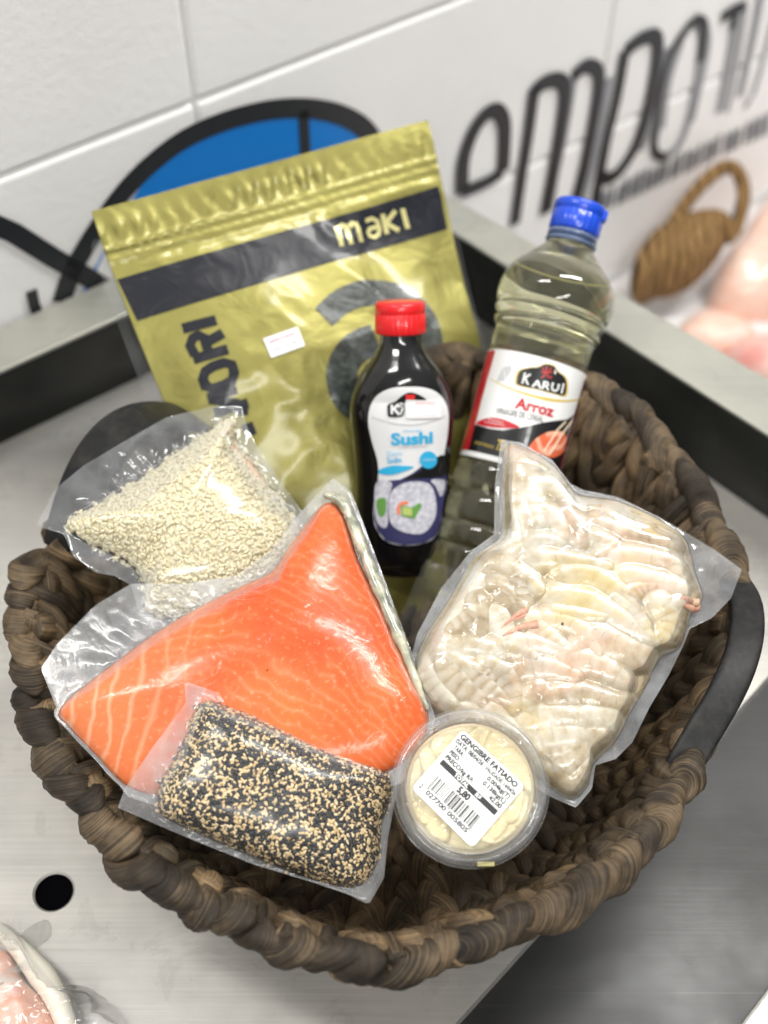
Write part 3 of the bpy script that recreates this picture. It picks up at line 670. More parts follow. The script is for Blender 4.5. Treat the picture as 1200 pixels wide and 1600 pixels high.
pp = lambda a, b: tuple(st[0]+(st[1]-st[0])*a+(st[3]-st[0])*b)
bm = bmesh.new(); text_into(bm, 'EMPORIO', pp(.1, .32), pp(.9, .32), .0018, .02); decal('sticker_print', bm, nori_w(.0016), m_pink, nori)
bm = bmesh.new(); text_into(bm, 'R$  36,90', pp(.12, .75), pp(.85, .75), .0022, .01); decal('sticker_print', bm, nori_w(.0016), m_greyink, nori)
# ------------------------------------------------------------------ bottles
class Axis:
    def __init__(s, B, T, Ltot):
        s.B = np.array(B); s.a = norm(np.array(T)-s.B); s.L = Ltot
        mid = s.B+s.a*Ltot*.55; v = CAM-mid; s.n = norm(v-s.a*v.dot(s.a)); s.s = np.cross(s.a, s.n)
        if s.s[0] < 0: s.s = -s.s
        s.x = s.s
    def pt(s, x, q, y): return s.B+np.asarray(q)[..., None]*s.a+np.asarray(x)[..., None]*s.s+np.asarray(y)[..., None]*s.n
    def px(s, X, Y, front=.03):
        d = U(X, Y, 1)-CAM; o = s.B+s.n*front; p = CAM+d*(s.n.dot(o-CAM)/s.n.dot(d))-s.B; return (p.dot(s.s), p.dot(s.a))
    def pxs(s, pts, front=.03): return np.array([s.px(*p, front) for p in pts])
def lathe(ax, prof, nseg=96, depth=1., noise=None, level=None):
    V = []; th = np.linspace(0, 2*PI, nseg, endpoint=False)
    for q, r in prof:
        d = depth(q) if callable(depth) else depth
        V.append(ax.pt(r*np.cos(th), np.full(nseg, q), r*d*np.sin(th)))
    V = np.concatenate(V)
    return V, [f[::-1] for f in grid_faces(len(prof), nseg)]
def smooth_prof(pts, n=6): return catmull(pts, n, False)
# vinegar
B = U(738, 935, .812); T = U(908, 322, .812); LV = np.linalg.norm(T-B); vin = Axis(B, T, LV); print('vinegar length', LV)
k = LV/.275
pv = [(0.001, .0), (.001, .022), (.001, .029), (.004, .0345), (.012, .0360), (.020, .0362), (.030, .0360), (.033, .0345), (.036, .0360), (.046, .0358), (.049, .0338), (.053, .0350), (.066, .0345), (.070, .0322), (.075, .0338), (.086, .0335), (.090, .0322), (.092, .0326), (.098, .0326), (.178, .0326), (.183, .0326), (.186, .0345), (.189, .0350), (.191, .0338), (.194, .0358), (.197, .0366), (.199, .0352), (.202, .0372), (.208, .0380), (.214, .0378), (.220, .0362), (.227, .0325), (.234, .0262), (.240, .0205), (.245, .0162), (.249, .0145), (.254, .0142)]
pv = smooth_prof([(q*k, r*1.02) for q, r in pv], 4)
vroot = empty('vinegar_bottle', B, 'tall clear plastic bottle of pale yellow rice vinegar with blue cap and white label', 'bottle')
m_pet = film_mat('clear_plastic', .02, .03, .08, 12, ior=1.5)
NSG = 160; th = np.linspace(0, 2*PI, NSG, endpoint=False)
def flute(V, prof, nseg, q0, q1, amp, nf):
    V = V.reshape(len(prof), nseg, 3).copy()
    for i, (q, r) in enumerate(prof):
        if q0 < q < q1:
            e = math.sin(PI*(q-q0)/(q1-q0)); c = vin.B+vin.a*q; V[i] = c+(V[i]-c)*(1-amp*e*(.5+.5*np.cos(nf*th)))[:, None]
    return V.reshape(-1, 3)
V, F = lathe(vin, pv, NSG); V = flute(V, pv, NSG, .225*k, .247*k, .04, 10); mesh('plastic_shell', V, F, m_pet, vroot)
lv = [(q, max(r-.0007, 0)) for q, r in pv if q < .250*k]
V, F = lathe(vin, lv, NSG)
F = F+[tuple((len(lv)-1)*NSG+j for j in range(NSG))[::-1]]
m_liq = M('vinegar', (.985, .97, .74), .0, trans=1., ior=1.33); n = NT(m_liq); df_ = n.n('BsdfDiffuse'); df_.inputs[0].default_value = (.88, .84, .40, 1); mx_ = n.n('MixShader'); mx_.inputs[0].default_value = .03; n.l(n.b.outputs[0], mx_.inputs[1]); n.l(df_.outputs[0], mx_.inputs[2]); n.l(mx_.outputs[0], n.N['Material Output'].inputs[0])
mesh('vinegar', V, F, m_liq, vroot)
m_men = M('meniscus_yellow', (.80, .78, .40), .2, trans=.4, ior=1.33); rm_ = float(np.interp(.2285*k, [p[0] for p in pv], [p[1] for p in pv]))+.0002
tt_ = np.linspace(0, 2*PI, 90); cz = vin.a[2]; lvl = [vin.pt(rm_*math.cos(q), .2285*k-.3*rm_*math.sin(q)*vin.n[2]/cz, rm_*math.sin(q)) for q in tt_]; V, F, uv = tube(lvl, .0005, 8); mesh('meniscus', V, F, m_men, vroot)
m_bluecap = M('blue_plastic', (.005, .06, .55), .3, coat=.3); m_ring = M('clear_blue_ring', (.25, .35, .6), .2, trans=.7)
capp = [(.2555, .0), (.2555, .0158), (.2565, .0165), (.268, .0165), (.2688, .0158), (.2695, .0166), (.2745, .0166), (.276, .0158), (.2764, .012), (.2764, .0)]
capp = [(q*k, r*1.02) for q, r in capp]
V, F = lathe(vin, capp, 96); Vr = V.reshape(len(capp), 96, 3)
for i in (3, 2):
    c = vin.B+vin.a*capp[i][0]; Vr[i] = c+(Vr[i]-c)*(1+.012*np.sign(np.sin(np.arange(96)*PI*2*24/96+.1)))[:, None]
cap = mesh('cap', Vr.reshape(-1, 3), F, m_bluecap, vroot)
V, F = box(vin.pt(.0162, .2708*k, .002), vin.s*.0022, vin.a*.0035, vin.n*.0055); o = mesh('flip_tab', V, F, m_bluecap, cap, smooth=False); bevel_obj(o, .0012)
V, F = lathe(vin, [(q*k, r) for q, r in [(.2475, .0150), (.2475, .0168), (.2492, .0172), (.2498, .0150), (.2515, .0150), (.2515, .0166), (.2548, .0166), (.2552, .0150)]], 64); mesh('tamper_ring', V, F, m_ring, vroot)
# label
RL = .0326*1.02+.0004; q1 = vin.px(850, 559, RL)[1]; q0 = vin.px(795, 727, RL)[1]; print('label', q0/k, q1/k)
m_lab = M('label_white', (.78, .78, .77), .28, coat=.4); n = NT(m_lab); co = n.coord(); n.bump(n.noise(co, 60, 3, .5, 1), .15, .0015)
m_red = M('label_red', (.50, .008, .02), .35, coat=.3); m_blk = M('label_black', (.008, .008, .009), .3, coat=.3); m_orange = M('label_salmon', (.80, .20, .09), .4); m_dred = M('label_dark_red', (.10, .006, .012), .35); m_yel = M('label_gold', (.62, .45, .08), .35); m_cream = M('label_cream', (.85, .74, .56), .4); m_lgrey = M('label_grey', (.52, .53, .54), .4)
lp = [(q, RL) for q in np.linspace(q0, q1, 12)]; V, F = lathe(vin, lp, 128); lab = mesh('label', V, F, m_lab, vroot)
RR = RL
def vfn(e):
    def f(u, v):
        r = RR+e; y = np.sqrt(np.maximum(r*r-u*u, 1e-9)); return vin.pt(u, v, y)
    return f
def vpx(pts):  # perspective-aware: iterate on front distance
    out = []
    for X, Y in pts:
        fr = RR
        for _ in range(4):
            x, q = vin.px(X, Y, fr); x = max(min(x, RR*.985), -RR*.985); fr = math.sqrt(max(RR*RR-x*x, 1e-8))
        out.append((x, q))
    return np.array(out)
Zl = lambda pts: vpx([(700+x/4.615, 520+y/4.615) for x, y in pts])
e1, e2, e3, e4 = .00015, .0003, .00045, .0006; ST = .0025
P = [tuple(p) for p in Zl([(195, 660), (290, 690), (390, 703), (520, 685), (700, 645), (860, 625), (1010, 600)])]
xr = .985*RR
polyb = [(-xr, P[0][1]+.001)]+P+[(xr, P[-1][1]+.003), (xr, q0+.0035), (-xr, q0+.0035)]
decal('lower_panel', poly_bm([polyb]), vfn(e1), m_blk, lab, ST)
xl = Zl([(340, 130)])[0][0]; xl2 = Zl([(195, 700)])[0][0]
decal('side_stripe', poly_bm([[(-xr, q1-.001), (xl, q1-.001), (xl, (q0+q1)/2), (xl2*.4+xl*.6, q0+.0035), (-xr, q0+.0035)]]), vfn(e2), m_red, lab, ST)
decal('side_stripe', poly_bm([[(xr*.97, P[-1][1]+.022), (xr, q1-.004), (xr, q0+.0035), (xr*.93, q0+.0035)]]), vfn(e2), m_dred, lab, ST)
cl = Zl(catmull([(497, 340), (520, 275), (590, 255), (650, 250), (700, 228), (760, 240), (790, 280), (840, 320), (855, 380), (838, 450), (760, 435), (640, 405), (510, 375)], 5))
cc_ = cl.mean(0); decal('badge_edge', poly_bm([[tuple(cc_+(p-cc_)*1.07) for p in cl]]), vfn(e1), m_yel, lab, ST); decal('badge', poly_bm([[tuple(p) for p in cl]]), vfn(e2), m_blk, lab, ST)
wb = []
def serif(ch, x0, y0, x1, y1, hh, wdt=.00115):
    """letters built from strokes with serif feet, on the baseline from (x0,y0) to (x1,y1) in label zoom pixels"""
    G = {'K': [[(0, 0), (0, 1)], [(0, .45), (.95, 1)], [(.25, .55), (1, 0)], [(-.2, 0), (.2, 0)], [(-.2, 1), (.2, 1)], [(.8, 0), (1.2, 0)], [(.7, 1), (1.1, 1)]],
         'A': [[(0, 0), (.5, 1)], [(.5, 1), (1, 0)], [(.2, .35), (.8, .35)], [(-.15, 0), (.2, 0)], [(.8, 0), (1.15, 0)]],
         'R': [[(0, 0), (0, 1)], [(0, 1), (.6, .98), (.85, .75), (.6, .5), (0, .48)], [(.4, .5), (1, 0)], [(-.2, 0), (.2, 0)], [(-.2, 1), (.1, 1)], [(.85, 0), (1.15, 0)]],
         'U': [[(0, 1), (0, .35), (.2, .05), (.5, 0), (.8, .08), (.95, .35), (.95, 1)], [(-.2, 1), (.2, 1)], [(.75, 1), (1.15, 1)]],
         'I': [[(.5, 0), (.5, 1)], [(.2, 0), (.8, 0)], [(.2, 1), (.8, 1)]]}
    d = np.array([x1-x0, y1-y0], float); nrm = np.array([d[1], -d[0]])/np.linalg.norm(d)
    return [([tuple(np.array([x0, y0])+d*p[0]+nrm*hh*p[1]) for p in s_], wdt*(.6 if (len(s_) == 2 and s_[0][1] == s_[1][1]) else 1)) for s_ in G[ch]]
for ch, a_, b_, c_, d_, hh in [('K', 537, 362, 575, 372, 72), ('A', 610, 388, 665, 398, 50), ('R', 682, 402, 722, 412, 50), ('U', 745, 413, 790, 424, 50), ('I', 808, 432, 830, 437, 66)]: wb += serif(ch, a_, b_, c_, d_, hh)
wb.append(([(770, 298), (776, 282), (766, 272)], .0009)) 
decal('badge_word', stroke_bm([(Zl(p), w_, False) for p, w_ in wb]), vfn(e3), m_lab, lab, ST)
kj = [[(712, 240), (708, 275)], [(682, 252), (692, 272)], [(745, 254), (730, 275)], [(672, 283), (752, 285)], [(702, 285), (695, 308), (672, 325)], [(718, 285), (718, 318), (742, 326), (745, 312)]]
m_brred = M('bright_red', (.75, .02, .02), .4)
decal('badge_sign', stroke_bm([(Zl(p), .00055, False) for p in kj]), vfn(e3), m_brred, lab, ST)
def vtext(name, body, a_, b_, hpx, mat, e, bold=0, slant=0, spacing=1.):
    p0, p1 = Zl([a_, b_]); bm = bmesh.new(); text_into(bm, body, p0, p1, hpx/4.615*.815/FPX, bold, slant, spacing); return decal(name, bm, vfn(e), mat, lab, ST)
vtext('product_word', 'Arroz', (478, 540), (758, 608), 76, m_red, e2, .035)
vtext('product_line', 'VINAGRE DE CEREAL', (346, 580), (688, 650), 44, m_blk, e2, .0)
vtext('volume_text', 'CONTEUDO', (190, 800), (328, 836), 22, m_yel, e3, .0); vtext('volume_text', '750ml', (345, 845), (450, 868), 80, m_yel, e3, .01)
rp = Zl(catmull([(205, 655), (250, 625), (330, 612), (430, 635), (515, 680), (440, 688), (300, 680)], 5)); decal('red_lens', poly_bm([[tuple(p) for p in rp]]), vfn(e2), m_red, lab, ST)
vtext('small_text', 'FERMENTADO', (285, 628), (395, 655), 13, m_lab, e3); vtext('small_text', 'NATURALMENTE 4%', (262, 648), (405, 676), 13, m_lab, e3)
gl_ = Zl(catmull([(300, 330), (420, 390), (560, 440), (720, 480), (870, 492), (1000, 470)], 6, False)); decal('gold_line', stroke_bm([(gl_, np.interp(np.linspace(0, 1, len(gl_)), [0, .2, .6, .8, 1], [.0004, .0007, .0022, .0012, .0003]), False)]), vfn(e1), m_yel, lab, ST)
decal('facet', poly_bm([[tuple(p) for p in Zl([(395, 248), (350, 350), (412, 345)])], [tuple(p) for p in Zl([(680, 175), (640, 215), (690, 210)])], [tuple(p) for p in Zl([(400, 250), (455, 235), (460, 270), (420, 330)])]]), vfn(e1), m_lgrey, lab, ST)
fp = Zl(catmull([(590, 840), (600, 800), (660, 745), (740, 712), (830, 715), (855, 770), (840, 850), (760, 900), (680, 880)], 6)); 
m_salp = M('printed_salmon', (.75, .2, .1), .4); n = NT(m_salp); wv = n.n('TexWave'); wv.inputs['Scale'].default_value = 90; wv.inputs['Distortion'].default_value = 3; n.l(n.coord('Object', rot=(0, .9, .4)), wv.inputs[0]); n.l(n.ramp(wv.outputs['Fac'], [(.4, (.72, .14, .06)), (.9, (.88, .42, .28))]), n.b.inputs['Base Color'])
decal('salmon_picture', poly_bm([[tuple(p) for p in fp]]), vfn(e2), m_salp, lab, ST)
decal('chopsticks', stroke_bm([(Zl([(895, 635), (830, 720), (730, 880)]), .0011, False), (Zl([(850, 640), (790, 700), (690, 860)]), .0010, False)]), vfn(e3), m_cream, lab, ST)
# soy/sushi sauce bottle
B = U(632, 890, .825); T = U(625, 466, .775); LS = np.linalg.norm(T-B); soy = Axis(B, T, LS); print('soy length', LS)
sroot = empty('sushi_sauce_bottle', B, 'dark squeeze bottle of sushi sauce with red cap and white and blue label', 'bottle')
# half-widths measured against the picture
def soyhalf(Y, x0, x1): (xa, q) = soy.px(x0, Y, .0); (xb, _) = soy.px(x1, Y, .0); return q, (xb-xa)/2
rows = [(880, 585, 690), (870, 574, 702), (840, 567, 712), (800, 566, 714), (760, 566, 712), (720, 562, 712), (690, 558, 713), (655, 553, 715), (630, 556, 716), (605, 564, 712), (580, 577, 700), (560, 590, 682), (545, 597, 672), (535, 600, 667), (520, 600, 664)]
ps = [(-.001, 0.0), (-.001, .02)]+[soyhalf(*r) for r in rows]; ps = smooth_prof(ps, 4)
m_soy = M('dark_bottle', (.005, .0045, .005), .13, coat=.5, coatr=.03)
dep = lambda q: .70+.30*np.clip((q-.118)/.025, 0, 1)
V, F = lathe(soy, ps, 128, dep); mesh('body', V, F, m_soy, sroot)
m_redcap = M('red_plastic', (.72, .008, .012), .32, coat=.3)
qa = soy.px(626, 520, .0)[1]; qb = soy.px(626, 471, .0)[1]; xa = (soy.px(665, 500, .0)[0]-soy.px(586, 500, .0)[0])/2
cp = [(qa, .0), (qa, xa*.97), (qa+.001, xa), (qa+(qb-qa)*.62, xa*.99), (qa+(qb-qa)*.64, xa*.965), (qa+(qb-qa)*.67, xa*.99), (qb-.0015, xa*.98), (qb, xa*.92), (qb+.0003, 0)]
V, F = lathe(soy, cp, 120); Vr = V.reshape(len(cp), 120, 3)
for i in (2, 3):
    c = soy.B+soy.a*cp[i][0]; Vr[i] = c+(Vr[i]-c)*(1+.014*np.sign(np.sin(np.arange(120)*PI*2*30/120+.1)))[:, None]
mesh('cap', Vr.reshape(-1, 3), F, m_redcap, sroot)
qs = np.array([p[0] for p in ps]); rs_ = np.array([p[1] for p in ps])
o_ = np.argsort(qs); qs = qs[o_]; rs_ = rs_[o_]
def sfn(e):
    def f(u, v):
        r = np.interp(v, qs, rs_)+e; d = dep(v); y = d*np.sqrt(np.maximum(r*r-u*u, 1e-9)); return soy.pt(u, v, y+e)
    return f
def spx(pts):
    out = []
    for X, Y in pts:
        fr = .02
        for _ in range(5):
            x, q = soy.px(X, Y, fr); r = float(np.interp(q, qs, rs_)); x = max(min(x, r*.97), -r*.97); fr = float(dep(q)*math.sqrt(max(r*r-x*x, 1e-8)))
        out.append((x, q))
    return np.array(out)
Zs = lambda pts: spx([(550+x/5.333, 580+y/5.333) for x, y in pts])
lab_out = Zs(catmull([(480, 128), (600, 135), (700, 170), (775, 250), (805, 370), (795, 540), (770, 690), (780, 850), (790, 950), (760, 1100), (740, 1260), (700, 1370), (600, 1430), (430, 1450), (280, 1410), (215, 1330), (180, 1230), (190, 1050), (215, 920), (215, 760), (165, 580), (135, 430), (150, 300), (210, 200), (330, 140)], 4))
m_slab = M('sauce_label_white', (.74, .74, .75), .3, coat=.3); m_cyan = M('label_cyan', (.03, .40, .68), .35); m_rice = M('label_rice', (.55, .55, .62), .5); m_green = M('label_green', (.12, .30, .06), .5); m_nvy = M('label_navy', (.035, .035, .11), .4)
n = NT(m_rice); co = n.coord(); n.l(n.ramp(n.noise(co, 350, 4, .7), [(.35, (.38, .38, .46)), (.65, (.68, .68, .72))]), n.b.inputs['Base Color'])
slab_o = decal('label', poly_bm([[tuple(p) for p in lab_out]]), sfn(.0003), m_slab, sroot, ST)
def sp_(name, pts, mat, e, cat_=True): return decal(name, poly_bm([[tuple(p) for p in Zs(catmull(pts, 5) if cat_ else pts)]]), sfn(e), mat, slab_o, ST)
decal('lower_panel', poly_bm([[tuple(p) for p in Zs([(218, 905), (300, 908), (400, 900), (500, 850), (580, 790), (680, 720), (772, 690), (782, 850), (790, 950), (760, 1100), (740, 1260), (700, 1368), (600, 1428), (430, 1448), (280, 1408), (217, 1330), (182, 1230), (192, 1050)])]]), sfn(.0005), m_nvy, slab_o, ST)
sp_('dark_area', [(430, 900), (560, 830), (680, 730), (770, 700), (778, 850), (700, 880), (560, 890)], m_blk, .0006)
sp_('rice_picture', [(200, 930), (330, 925), (300, 1080), (295, 1280), (240, 1290), (195, 1200)], m_rice, .00065)
sp_('rice_picture', [(330, 1000), (430, 930), (560, 915), (660, 950), (700, 1080), (690, 1220), (600, 1340), (450, 1340), (330, 1270), (305, 1120)], m_rice, .0008)
sp_('rice_picture', [(660, 905), (760, 900), (775, 960), (740, 1040), (700, 960)], m_rice, .00065)
sp_('cucumber_picture', [(410, 1110), (500, 1130), (560, 1090), (585, 1110), (520, 1225), (410, 1200)], m_green, .0010, False)
m_lgreen = M('label_light_green', (.42, .52, .14), .5); sp_('cucumber_picture', [(420, 1120), (500, 1138), (500, 1200), (420, 1190)], m_lgreen, .0012, False)
sp_('cucumber_picture', [(215, 1060), (280, 1060), (275, 1180), (230, 1200), (205, 1120)], m_green, .0010)
sp_('salmon_picture', [(375, 1130), (400, 1090), (460, 1075), (465, 1100), (405, 1120), (400, 1190), (375, 1175)], m_orange, .0010)
sp_('badge', [(295, 330), (300, 275), (360, 250), (420, 200), (480, 175), (550, 190), (620, 235), (560, 240), (450, 240), (440, 330), (415, 375), (310, 378)], m_blk, .0006)
sp_('badge_dot', [(445, 192), (525, 192), (522, 232), (450, 232)], m_brred, .0008, False)
decal('badge_word', stroke_bm([(Zs(p), .0014, False) for p in [[(332, 355), (332, 275)], [(385, 275), (338, 318)], [(350, 312), (395, 358)]]]+[(Zs([(405, 358), (425, 300)]), .0008, False)]), sfn(.0008), m_slab, slab_o, ST)
stk = sp_('price_sticker', [(450, 235), (740, 232), (742, 380), (455, 385)], m_sticker, .0009, False)
def stext(name, body, a_, b_, hpx, mat, e, bold=0):
    p0, p1 = Zs([a_, b_]); bm = bmesh.new(); text_into(bm, body, p0, p1, hpx/5.333*.8/FPX, bold); return decal(name, bm, sfn(e), mat, slab_o, ST)
m_lpink = M('pale_pink_ink', (.70, .35, .38), .5)
stext('sticker_print', 'EMPORIO', (530, 275), (700, 272), 26, m_lpink, .0011); stext('sticker_print', '----------------', (510, 372), (700, 368), 26, m_lpink, .0011)
stext('product_word', 'Sushi', (325, 610), (675, 590), 100, m_cyan, .0006, .04); stext('product_line', 'MOLHO', (430, 505), (580, 500), 18, m_cyan, .0006)
stext('product_line', 'COM SHOYU', (385, 642), (630, 632), 20, m_greyink, .0006)
m_lcyan = M('label_light_cyan', (.35, .62, .78), .4)
stext('product_line', 'Zero', (285, 705), (415, 695), 42, m_lcyan, .0006, .02); stext('product_line', 'Sodio', (295, 765), (415, 755), 50, m_cyan, .0006, .02)
decal('round_seal', poly_bm([[tuple(p) for p in Zs(ell(637, 735, 72, 72))]]), sfn(.0008), m_cyan, slab_o, ST)
stext('seal_text', '150ml', (590, 748), (690, 740), 26, m_lcyan, .0010, .02)
sp_('blue_lens', [(228, 850), (232, 815), (330, 785), (430, 785), (515, 795), (440, 830), (330, 860)], m_cyan, .0006)
gl_ = Zs(catmull([(165, 380), (260, 410), (400, 440), (540, 442), (680, 410), (780, 370)], 5, False)); decal('thin_line', stroke_bm([(gl_, .0008, False)]), sfn(.0005), m_lgrey, slab_o, ST)
# ------------------------------------------------------------------ rice bag
riceF = Frame.from3((60, 820, .705), (350, 640, .745), (400, 950, .715), (290, 790))
rice_c = [(103, 815), (155, 785), (220, 745), (295, 692), (358, 652), (372, 690), (400, 725), (440, 780), (470, 825), (470, 880), (420, 930), (340, 962), (235, 962), (222, 915), (205, 885), (165, 862), (125, 843)]
rice_f = [(57, 822), (84, 766), (130, 728), (190, 692), (260, 652), (330, 635), (378, 634), (384, 662), (402, 700), (440, 755), (484, 815), (500, 880), (450, 950), (350, 990), (225, 985), (205, 915), (180, 900), (150, 895), (115, 870), (100, 835)]
wl = sinoise(21, 45, 3, .6)
rice = Pouch(riceF, rice_c, rice_f, .018, p=2.3, q=.85, centre=(290, 815), back=.5, wr=.0014, seed=31, lump=lambda u, v, b, k: b*(1+.10*wl(u, v)), sharp=True)
rroot = empty('rice_bag', riceF.w(0, 0, -.01), 'clear vacuum bag of white short grain rice resting on the left side of the basket', 'food bag')
m_riceb = M('rice_mass', (.62, .56, .38), .6); V, F, uv = rice.content_mesh(50)
cR = V.mean(0); V = cR+(V-cR)*.955-riceF.N*.0012; tag(mesh('rice_core', V, F, m_riceb, rroot, uv=uv), 'packed pale rice under the loose grains')
m_grain = M('rice_grain', (.80, .74, .53), .35, sss=.25, sssr=(.8, .6, .3), ssss=.002); n = NT(m_grain); u_ = n.coord('UV'); n.l(n.ramp(n.noise(u_, 9, 1), [(.3, (.62, .54, .34)), (.6, (.74, .67, .46)), (.8, (.82, .77, .60))]), n.b.inputs['Base Color'])
seeds(rice, np.array([.0042, .0023, .0018]), .0023, [m_grain], ['rice_grains'], rroot, layers=(0, .0012), seed=4, lo=(7, 6))
film(rice, 130, film_clear, film_edge_rice, rroot)
# ------------------------------------------------------------------ salmon bag
salF = Frame.from3((92, 1110, .655), (520, 790, .705), (640, 1150, .655), (430, 1040))
sal_c = [(92, 1110), (140, 1066), (180, 1036), (240, 992), (310, 950), (380, 915), (425, 893), (455, 850), (490, 805), (512, 785), (535, 803), (560, 875), (600, 958), (640, 1050), (668, 1110), (660, 1160), (612, 1202), (520, 1225), (400, 1250), (300, 1250), (205, 1232), (150, 1180), (110, 1138)]
sal_f = [(64, 1045), (90, 1005), (150, 945), (205, 912), (290, 912), (370, 900), (425, 858), (470, 800), (520, 747), (549, 768), (580, 850), (610, 930), (640, 1010), (668, 1085), (680, 1120), (672, 1180), (625, 1225), (520, 1250), (400, 1275), (290, 1275), (200, 1245), (185, 1225), (130, 1150), (90, 1110)]
wl2 = sinoise(23, 26, 3, .5); spine = salF.pxs(catmull([(60, 1110), (185, 1040), (350, 1010), (500, 1000), (600, 1080), (700, 1200)], 40, False))
def sal_l(u, v, b, k):
    d = np.min(np.hypot(u[..., None]-spine[:, 0], v[..., None]-spine[:, 1]), -1); return b*(.86+.14*np.exp(-(d/.02)**2)+.045*wl2(u, v))
sal = Pouch(salF, sal_c, sal_f, .017, p=3.2, q=.62, centre=(420, 1060), back=.7, wr=.0012, seed=41, lump=sal_l, sharp=True, nt_=300)
sroot2 = empty('salmon_bag', salF.w(0, 0, -.012), 'bright orange raw salmon fillet sealed in clear vacuum film in the middle of the basket', 'food bag')
m_sal = M('salmon_flesh', (.78, .13, .04), .5, spec=.2, sss=.2, sssr=(1., .25, .1), ssss=.006, coat=.2, coatr=.2); n = NT(m_sal)
uvn = n.n('TexCoord').outputs['UV']; sp3 = n.n('SeparateXYZ'); n.l(uvn, sp3.inputs[0]); X, Y = sp3.outputs[0], sp3.outputs[1]
# fat lines: bold slanting stripes at the left tip, faint long arcs elsewhere
ds = n.noise(n.coord('UV'), 14, 3); dd = n.math('MULTIPLY', n.math('SUBTRACT', ds, .5), .044)
ph1 = n.math('ADD', n.math('ADD', n.math('MULTIPLY', X, 1.), n.math('MULTIPLY', Y, -.22)), dd)
w1 = n.math('POWER', n.math('ABSOLUTE', n.math('SINE', n.math('MULTIPLY', ph1, 270.))), 1.) ; s1 = n.ramp(w1, [(.0, g3(.9)), (.2, g3(.6)), (.55, g3(0))])
ph2 = n.math('ADD', n.math('ADD', n.math('MULTIPLY', Y, 1.), n.math('MULTIPLY', X, .42)), n.math('MULTIPLY', dd, 1.3)); ph2 = n.math('ADD', ph2, n.math('MULTIPLY', n.math('MULTIPLY', X, X), 6.))
w2 = n.math('ABSOLUTE', n.math('SINE', n.math('MULTIPLY', ph2, 420.))); s2 = n.ramp(w2, [(.0, g3(.26)), (.4, g3(.10)), (.9, g3(0))])
lx = salF.px(300, 1130)[0]; lx0 = salF.px(150, 1130)[0]
mk = n.n('MapRange'); mk.inputs[1].default_value = lx+.012; mk.inputs[2].default_value = lx0-.0; n.l(X, mk.inputs[0])
fine = n.noise(n.coord('UV', (60, 60, 60)), 5, 5, .6); brk = n.ramp(n.noise(n.coord('UV'), 22, 4), [(.38, g3(0)), (.6, g3(1))])
strp = n.mix(mk.outputs[0], n.mix(1., s2, brk, 'MULTIPLY'), s1)
base = n.ramp(n.noise(n.coord('UV'), 12, 4), [(.3, (.54, .058, .008)), (.5, (.63, .100, .015)), (.75, (.72, .18, .042))])
tip = n.mix(n.math('MULTIPLY', mk.outputs[0], .8), base, (.74, .22, .08))
c = n.mix(n.math('MULTIPLY', strp, .8), tip, (.80, .44, .27)); c = n.mix(n.ramp(fine, [(.55, g3(0)), (.72, g3(.35))]), c, (.88, .45, .27))
n.l(c, n.b.inputs['Base Color']); n.bump(fine, .25, .001)
V, F, uv = sal.content_mesh(110); so_ = mesh('salmon_fillet', V, F, m_sal, sroot2, uv=uv)
# silvery skin edge along the right side of the fillet
skl = salF.pxs(catmull([(505, 776), (535, 790), (562, 850), (592, 925), (628, 1010), (655, 1080), (668, 1112)], 6, False)); m_skin = M('salmon_skin', (.42, .42, .34), .3, coat=.6); n = NT(m_skin); n.l(n.ramp(n.noise(n.coord(), 120, 5), [(.35, (.16, .17, .12)), (.5, (.34, .34, .25)), (.68, (.60, .56, .42))]), n.b.inputs['Base Color'])
skw = np.array([salF.w(p[0], p[1], .0030) for p in skl]); V, F, uv = tube(skw, np.interp(np.linspace(0, 1, len(skw)), [0, .1, .6, 1], [.001, .0030, .0034, .001])*(1+.25*np.sin(np.arange(len(skw))*1.7)*np.sin(np.arange(len(skw))*.6)), 12); mesh('skin_edge', V, F, m_skin, sroot2, uv=uv)
film(sal, 170, film_sal, film_edge, sroot2)
# ------------------------------------------------------------------ shrimp bag
shF = Frame.from3((800, 700, .715), (1150, 890, .70), (900, 1250, .655), (880, 980))
sh_c = [(790, 700), (820, 702), (862, 728), (888, 760), (905, 775), (965, 785), (1040, 820), (1072, 850), (1086, 900), (1096, 935), (1078, 962), (1062, 1010), (1030, 1030), (1005, 1080), (985, 1112), (960, 1160), (925, 1195), (918, 1225), (893, 1248), (860, 1230), (800, 1180), (700, 1130), (655, 1080), (648, 1040), (668, 990), (700, 940), (742, 870), (782, 835), (783, 760)]
sh_f = [(783, 686), (815, 692), (862, 718), (892, 756), (910, 765), (965, 776), (1030, 808), (1075, 834), (1115, 858), (1159, 890), (1142, 935), (1112, 966), (1078, 982), (1066, 1012), (1045, 1055), (1015, 1105), (988, 1160), (962, 1186), (930, 1196), (925, 1232), (900, 1262), (860, 1245), (790, 1200), (690, 1150), (645, 1100), (640, 1035), (652, 990), (690, 918), (735, 862), (772, 835), (773, 760)]
Zh = lambda pts: shF.pxs(zp(2, 600, 680, pts))
